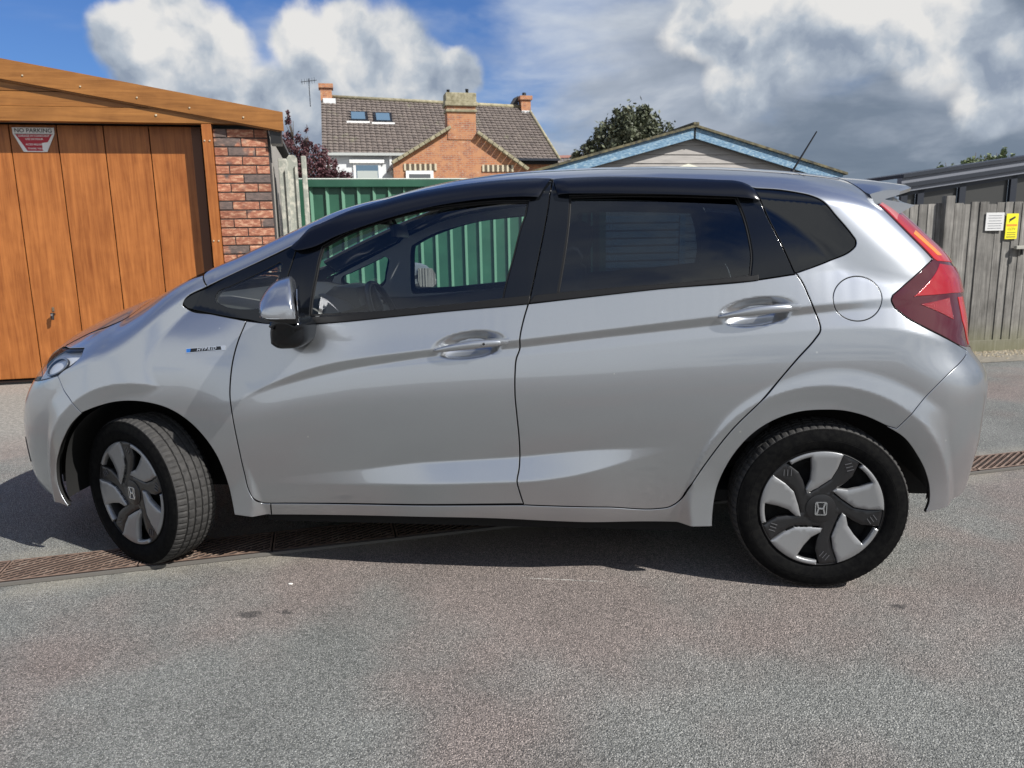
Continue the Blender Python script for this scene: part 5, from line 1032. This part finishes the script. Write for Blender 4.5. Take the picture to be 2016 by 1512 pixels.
# ---- channel drain running across the yard under the car
PD = math.radians(21.4)
dc = empty('channel_drain', (-.225*-math.sin(PD), -.225*math.cos(PD), 0), PD, 'rusty cast-iron channel drain crossing the yard under the car', 'drain')
rust = mat('rusty cast iron', (.18, .08, .05), .75, fn=lambda k, b: (k.put(b.inputs['Base Color'], k.mix(k.step(k.xyz(k.node('ShaderNodeNewGeometry').outputs['True Normal'])[2], .4, .8), (.030, .020, .016), k.ramp(k.noise(geo(k), 18, 6, .7), (.3, (.10, .062, .044)), (.55, (.20, .135, .10)), (.75, (.36, .29, .23))))), bump(k, b, k.noise(geo(k), 200, 3), .001, .6)))  # bar sides near black by face normal, shade in the gaps painted in
mb('channel_bed', (.5, 0, .003), (11.0, .222, .004), mat('dirt in the channel', (.030, .024, .020), .95), dc)
for s in (-1, 1): mb('channel_edge', (.5, s*.1135, .008), (11.0, .010, .012), mat('dirty channel edge', (.12, .112, .10), .95), dc)
bm = bmesh.new(); SL = .495
def cl(u0_, v0_, u1_, v1_, w, h):
    # one bar of the grate clipped to its section
    a, b3 = Vector((u0_, v0_)), Vector((u1_, v1_)); t = (b3-a).normalized(); n_ = Vector((-t.y, t.x))*w/2; zs = (.006, h)
    q = [a-n_, b3-n_, b3+n_, a+n_]; lo2 = [bm.verts.new((p.x, p.y, zs[0])) for p in q]; hi2 = [bm.verts.new((p.x, p.y, zs[1])) for p in q]
    bm.faces.new(hi2)
    for i in range(4): bm.faces.new((lo2[i], lo2[(i+1) % 4], hi2[(i+1) % 4], hi2[i]))
for k_ in range(-10, 16):      # long slanting ribs
    x0 = k_*.050; pts_ = []
    a, b3 = (x0, -.098), (x0+.196/math.tan(math.radians(30)), .098)
    t0 = max(0, (0.006-a[0])/(b3[0]-a[0])); t1 = min(1, (SL-.006-a[0])/(b3[0]-a[0]))
    if t1-t0 > .05: cl(a[0]+(b3[0]-a[0])*t0, a[1]+.196*t0, a[0]+(b3[0]-a[0])*t1, a[1]+.196*t1, .0095, .017)
for r in range(10):            # short cross links, staggered
    for k_ in range(0, 10):
        x0 = .012+k_*.050+(r % 2)*.025; y0 = -.090+r*.0195
        if x0+.01 < SL: cl(x0, y0, x0+.004, y0+.0185, .005, .0150)
cl(0.004, -.100, SL-.004, -.100, .010, .018); cl(0.004, .100, SL-.004, .100, .010, .018); cl(.004, -.1, .004, .1, .007, .018); cl(SL-.004, -.1, SL-.004, .1, .007, .018)
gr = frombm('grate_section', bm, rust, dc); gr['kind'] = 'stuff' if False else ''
del gr['kind']
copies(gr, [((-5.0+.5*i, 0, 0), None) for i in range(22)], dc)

# ---- houses behind
rustbr = mat('old orange-red brickwork', (.40, .16, .08), .9, fn=lambda k, b: None)
def f_wallbrick(k, b):
    br = k.node('ShaderNodeTexBrick'); o = objc(k); x, y, z = k.xyz(o); k.put(br.inputs['Vector'], k.comb(k.m('ADD', x, y), z, 0)); br.inputs['Scale'].default_value = 1; br.inputs['Brick Width'].default_value = .225; br.inputs['Row Height'].default_value = .075; br.inputs['Mortar Size'].default_value = .008
    br.inputs['Color1'].default_value = (.42, .15, .06, 1); br.inputs['Color2'].default_value = (.27, .10, .06, 1); br.inputs['Mortar'].default_value = (.33, .27, .20, 1)
    n = k.noise(o, 3, 5, .7); c = k.mix(k.step(n, .40, .62), br.outputs['Color'], (.45, .22, .11)); c = k.mix(k.m('MULTIPLY', k.step(k.noise(o, 7, 3), .60, .72), .6), c, (.50, .36, .26)); k.put(b.inputs['Base Color'], c)
f_wallbrick(NT(rustbr.node_tree), rustbr.node_tree.nodes['Principled BSDF'])
tilem = mat('weathered brown roof tile', (.15, .12, .10), .9, fn=lambda k, b: k.put(b.inputs['Base Color'], k.mix(k.step(k.noise(geo(k), 1.6, 5, .65), .58, .75), k.ramp(k.noise(geo(k), 5, 5, .75), (.3, (.080, .066, .060)), (.7, (.20, .165, .142))), (.20, .19, .13))))
render_w = mat('white render', (.66, .68, .68), .8); stone = mat('lichened stone coping', (.34, .31, .20), .9, fn=lambda k, b: k.put(b.inputs['Base Color'], k.ramp(k.noise(geo(k), 6, 5, .7), (.3, (.16, .14, .08)), (.7, (.42, .38, .26)))))
skyg = mat('window glass', (.10, .16, .22), .08, .0, .5, .02)
HX, HY, HPH = -6.0, 30.0, math.radians(20)
ho = empty('tiled_house', (HX, HY, 0), HPH, 'long brown-tiled house with white rendered wall, two skylights and end chimneys beyond the green fence', 'house')
def roof_tiles(name, A_, B_, C_, D_, nu, nv, m, parent, th=.035):
    """A,B eaves left/right, D,C ridge left/right; overlapping rows of single tiles joined as one covering"""
    A_, B_, C_, D_ = map(Vector, (A_, B_, C_, D_)); nrm = (B_-A_).cross(D_-A_).normalized(); nrm = nrm if nrm.z > 0 else -nrm; V, Fc = [], []
    P = lambda a, b: (A_*(1-a)+B_*a)*(1-b)+(D_*(1-a)+C_*a)*b
    for j in range(nv):
        for i in range(nu):
            a0, a1 = i/nu, (i+.93)/nu; b0, b1 = j/nv, (j+1.06)/nv; am = (a0*.6+a1*.4); jz = random.uniform(-.006, .006)
            q = [P(a0, b0)+nrm*(th+jz), P(am, b0)+nrm*(th+.022+jz), P(a1, b0)+nrm*(th-.008+jz), P(a1, min(1, b1))+nrm*(-.006), P(am, min(1, b1))+nrm*.016, P(a0, min(1, b1))+nrm*.0, P(a0, b0)-nrm*.01, P(a1, b0)-nrm*.01]
            n0 = len(V); V += [tuple(p) for p in q]; Fc += [(n0, n0+1, n0+4, n0+5), (n0+1, n0+2, n0+3, n0+4), (n0+6, n0+7, n0+2, n0+1), (n0+6, n0+1, n0)]
    o = raw(name, V, Fc, m, parent, smooth=False); o['kind'] = 'stuff'; return o
rdg = 3.0
roof_tiles('roof_tiles', (-5.54, -.15, 5.10), (4.75, -.15, 4.86), (4.14, rdg, 7.58), (-5.46, rdg, 7.86), 44, 20, tilem, ho)
bm = bmesh.new(); v1 = [(-5.54, -.12, 5.08), (4.72, -.12, 4.84), (4.12, rdg, 7.55), (-5.44, rdg, 7.83), (-5.44, 2*rdg, 5.1), (4.72, 2*rdg, 4.86)]; vv_ = [bm.verts.new(p) for p in v1]; bm.faces.new((vv_[0], vv_[1], vv_[2], vv_[3])); bm.faces.new((vv_[3], vv_[2], vv_[5], vv_[4])); bm.faces.new((vv_[0], vv_[3], vv_[4])); bm.faces.new((vv_[1], vv_[5], vv_[2])); frombm('roof', bm, tilem, ho)
bm = bmesh.new(); tube(bm, [(-5.46, rdg, 7.90), (4.14, rdg, 7.62)], .09, 8); frombm('ridge_tiles', bm, stone, ho, True)
bm = bmesh.new(); tube(bm, [(4.76, -.15, 4.90), (4.14, rdg, 7.62)], .07, 8); frombm('hip_tiles', bm, stone, ho, True)
bm = bmesh.new(); box(bm, (-3.75, .12, 2.52), (3.5, .25, 5.04)); frombm('rendered_wall', bm, render_w, ho)
bm = bmesh.new(); box(bm, (1.3, .20, 2.42), (6.6, .25, 4.84)); box(bm, (-5.35, 3, 2.5), (.25, 5.8, 5.0)); box(bm, (4.55, 3, 2.4), (.25, 5.6, 4.8)); frombm('brick_wall', bm, rustbr, ho)
mb('gutter', (-3.75, -.20, 5.04), (3.6, .12, .11), mat('grey gutter', (.45, .47, .45), .6), ho); mb('gutter', (3.45, -.20, 4.86), (2.6, .12, .10), navy, ho); mb('fascia', (3.45, -.12, 4.74), (2.5, .05, .16), M['dark'], ho)
mb('drain_pipe', (-2.72, -.10, 4.2), (.10, .10, 1.7), white_p, ho)
w1 = mb('window', (-3.72, -.02, 4.15), (1.15, .10, 1.10), white_p, ho); mb('pane', (0, -.055, .0), (.93, .012, .90), skyg, w1); mb('blind', (0, -.064, -.10), (.86, .006, .65), mat('pale blind', (.42, .46, .44), .8), w1); mb('window_head', (-3.72, -.08, 4.76), (1.45, .12, .14), white_p, ho)
for u, z in ((-3.90, 6.90), (-2.82, 6.86)):
    s_ = math.atan2(2.62, 3.1); t = (z-5.0)/(7.7-5.0)*3.15-.15; e = mb('skylight', (u, t-.12, z-.02), (.82, .78, .10), M['plastic'], ho, rot=Matrix.Rotation(s_, 3, 'X')); g_ = mb('pane', (0, -.035, .048), (.60, .58, .03), skyg, e, rot=Matrix.Rotation(s_, 3, 'X')); mb('flashing', (-.02, -.36, -.28), (1.0, .12, .08), white_p, e)
def chimney(parent, u, d, z0, z1, w, dd, name='chimney', band=True, pots=()):
    c = mb(name, (u, d, (z0+z1)/2), (w, dd, z1-z0), rustbr, parent)
    if band: mb('corbel', (0, 0, (z1-z0)/2-.05), (w+.14, dd+.14, .18), rustbr if band == 2 else stone, c)
    for pu, ph, pm in pots:
        bm = bmesh.new(); tube(bm, [(pu, 0, (z1-z0)/2), (pu, 0, (z1-z0)/2+ph)], [.11, .09], 12); frombm('chimney_pot', bm, pm, c, True, 40)
    return c
potm = mat('terracotta pot', (.42, .18, .09), .85)
cA = chimney(ho, -5.22, rdg, 7.2, 8.36, .50, .55, band=2); mb('lead_apron', (-5.10, rdg-.32, 7.62), (.55, .06, .30), render_w, ho)
cB = chimney(ho, 4.0, rdg, 7.0, 8.05, .46, .55, band=2, pots=((-.02, .22, M['plastic']),)); mb('lead_apron', (4.02, rdg-.3, 7.30), (.5, .06, .22), render_w, ho)
bm = bmesh.new(); prism(bm, [(3.15, 7.45), (3.72, 7.45), (3.72, 8.15), (3.52, 8.05)], rdg+.1, rdg+.35, lambda u, v, d: (u, d, v)); frombm('dark_stack', bm, mat('soot-dark stack', (.04, .04, .045), .9), ho)
# television aerial
ae = empty('roof_aerial', loc(-5.95, 3.3, 7.6, (HX, HY), HPH), HPH, 'thin television aerial on a mast beside the left-hand orange chimney', 'aerial'); bm = bmesh.new(); tube(bm, [(0, 0, -.1), (0, 0, 1.1)], .018, 6); frombm('mast', bm, M['plastic'], ae); bm = bmesh.new(); tube(bm, [(-.35, 0, .95), (.35, 0, 1.05)], .014, 6)
for q in range(6): tube(bm, [(-.30+q*.11, 0, .84+q*.016), (-.30+q*.11, 0, 1.08+q*.016)], .008, 5)
frombm('boom', bm, M['plastic'], ae)
# brick gable extension with the big chimney
ex = empty('brick_gable_house', loc(0, -3, 0, (HX, HY), HPH), HPH, 'orange brick gable end with broad lichened chimney, in front of the long tiled house', 'house')
GL, GR_, GP = (-2.90, 4.36), (2.55, 4.12), (-.13, 5.98)
bm = bmesh.new(); prism(bm, [(GL[0]+.05, 0), (GR_[0]-.05, 0), (GR_[0]-.05, GR_[1]), GP, (GL[0]+.05, GL[1])], 0, .25, lambda u, v, d: (u, d, v)); frombm('gable_wall', bm, rustbr, ex)
for s, e in ((GL, -1), (GR_, 1)):
    n_ = 13 if True else 0; a = Vector((s[0], s[1])); b4 = Vector(GP); L = (b4-a).length; ang = math.atan2(b4.y-a.y, b4.x-a.x); cs = None
    spots = []
    for q in range(n_):
        t = (q+.5)/n_; p = a*(1-t)+b4*t
        if abs(p.x-(-.10)) < .50: continue
        spots.append(((p.x, -.02, p.y+.03), None))
    st_ = mb('coping_stone', (0, 0, 0), (L/n_-.02, .42, .12), stone, ex, .012, rot=Matrix.Rotation(-ang, 3, 'Y')); copies(st_, spots, ex)
roof_tiles('roof_tiles', (GL[0], 3.2, GL[1]-.05), (GL[0], .2, GL[1]-.05), (GP[0], .2, GP[1]-.05), (GP[0], 3.2, GP[1]-.05), 12, 12, tilem, ex); roof_tiles('roof_tiles', (GR_[0], .2, GR_[1]-.05), (GR_[0], 3.2, GR_[1]-.05), (GP[0], 3.2, GP[1]-.05), (GP[0], .2, GP[1]-.05), 12, 12, tilem, ex)
st = mb('chimney_stack', (-.10, .28, 6.02), (1.14, .62, 1.45), rustbr, ex, .01); mb('string_course', (0, 0, .365), (1.24, .74, .10), stone, st, .02); mb('corbel', (0, 0, .62), (1.30, .78, .16), stone, st, .03); mb('chimney_head', (0, 0, .86), (1.22, .72, .36), stone, st, .04)
for pu, ph in ((-.45, .16), (.30, .20)):
    bm = bmesh.new(); tube(bm, [(pu, 0, 1.03), (pu, 0, 1.03+ph)], [.05, .07], 10); frombm('chimney_cowl', bm, M['dark'], st, True, 40)
wd = mb('window', (-1.84, -.03, 3.55), (1.08, .10, 1.10), white_p, ex); mb('pane', (0, -.055, .02), (.84, .012, .80), mat('dark window pane', (.10, .105, .11), .15, 0, .4), wd)
ls = mb('lintel_brick', (0, 0, 0), (.085, .05, .26), mat('pale lintel brick', (.52, .46, .33), .85), ex, .006); ld = mb('lintel_brick', (0, 0, 0), (.085, .05, .26), mat('sooty lintel brick', (.10, .075, .05), .9), ex, .006)
copies(ls, [((-2.40+.2*i, -.02, 4.24), None) for i in range(7)]+[((.72+.2*i, -.02, 4.20), None) for i in range(7)], ex); copies(ld, [((-2.30+.2*i, -.015, 4.24), None) for i in range(6)]+[((.82+.2*i, -.015, 4.20), None) for i in range(6)], ex)
# small far roof between the houses and the trees
fr_ = empty('far_red_roofed_house', (-1.6, 46, 0), math.radians(8), 'distant house with pinkish ridge seen between the tiled house and the bushy tree', 'house')
roof_tiles('roof_tiles', (-1.6, 0, 5.1), (1.9, 0, 5.1), (1.3, 2.5, 6.75), (-2.0, 2.5, 6.75), 14, 8, mat('grey-brown far tile', (.17, .15, .13), .9), fr_); mb('ridge_tiles', (-.2, 2.4, 6.80), (3.4, .25, .16), mat('pink ridge tile', (.42, .22, .18), .9), fr_); mb('brick_wall', (0, 1.4, 2.5), (3.6, 2.4, 5.0), rustbr, fr_)

# ---- trees
def leafmat(name, a, b_, c_):
    def f(k, b):
        n = k.noise(geo(k), 1.3, 3, .6); r = k.noise(geo(k), 14, 2, .5); k.put(b.inputs['Base Color'], k.mix(k.m('MULTIPLY', r, .5), k.ramp(n, (.3, a), (.5, b_), (.72, c_)), c_)); b.inputs['Roughness'].default_value = .6; b.inputs['Transmission Weight'].default_value = 0
    return mat(name, b_, .6, fn=f)
bark = mat('bark', (.07, .055, .042), .95)
def tree(label, name, base, trunk_h, blobs, leaf, nleaf, size, twigs=0, group=None, upright=.0):
    e = empty(name, base, 0, label, 'tree', group); r = np.random.default_rng(int(abs(base[0]*97+base[1]*13)) % 9999)
    top = Vector(blobs[0][0]); bm = bmesh.new(); tube(bm, [(0, 0, 0), (.05, 0, trunk_h*.5), (0, .05, trunk_h)], [.16+trunk_h*.012, .12, .09], 8)
    for (c, rad, _) in blobs:
        c = Vector(c); s0 = Vector((0, 0, trunk_h*.8)); mid = s0*.5+c*.5+Vector((r.normal()*.15, r.normal()*.15, .2)); tube(bm, [s0, mid, c], [.07, .045, .02], 6)
        for q in range(5): d = Vector(r.normal(size=3)).normalized(); d.z = abs(d.z); tube(bm, [mid*.3+c*.7, c+d*rad*.85], [.022, .006], 5)
    frombm('trunk', bm, bark, e, True)
    V, Fc = [], []; tot = sum(b[1]**2 for b in blobs)
    for (c, rad, sq) in blobs:
        n = int(nleaf*rad**2/tot); nc = max(8, int(n/22)); cen = r.normal(size=(nc, 3)); cen /= np.linalg.norm(cen, axis=1, keepdims=True); cen *= (r.random((nc, 1))**.45)*rad*np.array([1, 1, sq])*(.85+.35*r.random((nc, 1)))
        for q in range(n):
            k = cen[r.integers(nc)]; p = np.array(c)+k+r.normal(size=3)*rad*.10*np.array([1, 1, 1.3+upright]); s = size*(.6+.8*r.random()); a = r.normal(size=3); a /= np.linalg.norm(a); b2 = np.cross(a, r.normal(size=3)); b2 /= np.linalg.norm(b2); i = len(V)
            V += [tuple(p+a*s), tuple(p+b2*s*.5), tuple(p-a*s), tuple(p-b2*s*.5)]; Fc.append((i, i+1, i+2, i+3))
    raw('crown', V, Fc, leaf, e, smooth=False); return e
purple = leafmat('purple plum leaf', (.035, .012, .016), (.075, .026, .032), (.14, .06, .065)); greenl = leafmat('olive leaf', (.030, .040, .018), (.065, .078, .040), (.15, .16, .10)); lime = leafmat('light green leaf', (.07, .10, .03), (.12, .16, .06), (.2, .24, .12))
tree('purple-leaved plum tree between the garage and the long tiled house', 'plum_tree', (-8.9, 20.0, 0), 1.9, [((-.20, 0, 4.2), .50, 1.2), ((-.28, 0, 4.95), .22, 1.8), ((.45, .2, 3.9), .42, 1.1), ((.32, -.2, 4.5), .16, 1.8), ((-.7, .1, 3.7), .45, 1.), ((0.1, 0, 3.4), .75, .9), ((1.05, 0, 3.35), .38, .8), ((1.45, 0, 3.2), .42, .7), ((.8, .1, 3.6), .35, 1.1), ((-.3, -.3, 2.8), .9, .8)], purple, 12500, .050, upright=.6)
tree('bushy olive-green tree rising behind the blue-trimmed garage', 'garden_tree', (1.75, 38, .45), 3.5, [((.2, 0, 6.1), 1.45, 1.), ((-1.0, 0, 5.6), 1.15, 1.), ((1.45, 0, 5.6), 1.1, 1.), ((-1.9, .2, 4.9), .9, 1.), ((2.3, .3, 4.9), .9, .9), ((0, -.6, 4.8), 1.5, .8), ((.9, 0, 6.9), .7, 1.1), ((-.2, 0, 7.1), .6, 1.1), ((-2.5, 0, 4.9), .6, 1.2), ((2.9, 0, 5.1), .6, .9), ((.6, 0, 5.6), 1.5, .9)], greenl, 20000, .115)
tree('thin twiggy sapling with light leaves showing over the oak garage fascia', 'sapling', (-11.4, 20.0, 0), 2.6, [((.0, 0, 4.35), .16, 1.8), ((.22, 0, 3.95), .20, 1.2), ((-.06, 0, 4.7), .10, 1.6)], lime, 500, .05)
tree('slender dark shrub tip just left of the plum tree', 'dark_shrub', (-10.3, 21.0, 0), 2.6, [((.0, 0, 3.9), .13, 2.2), ((.05, 0, 3.5), .26, 1.2)], purple, 600, .05)
tree('light green bush whose top shows above the dark garden building', 'bush', (11.6, 22, 0), 1.5, [((.2, 0, 3.25), .50, .5), ((-.6, 0, 3.1), .4, .4), ((.9, 0, 3.45), .35, .8), ((1.3, 0, 3.4), .25, 1.2)], lime, 1500, .06)
# ---- loose bits on the asphalt
for nm, x, y, r, lab in (('stone_chip', -.625, -.93, .009, 'small white stone chip on the asphalt just behind the front wheel shadow'), ('stone_chip', .50, -1.93, .008, 'small pinkish-white stone chip on the open asphalt in the foreground, below the rear door')):
    bm = bmesh.new(); bmesh.ops.create_icosphere(bm, subdivisions=1, radius=r)
    for v in bm.verts: v.co = Vector((v.co.x*random.uniform(.8, 1.3), v.co.y*.7, v.co.z*.35))
    o = frombm(nm, bm, mat('chip', (.72, .69, .64), .8)); o.location = (x, y, r*.3); tag(o, lab, 'stone', 'stone chips on the asphalt')
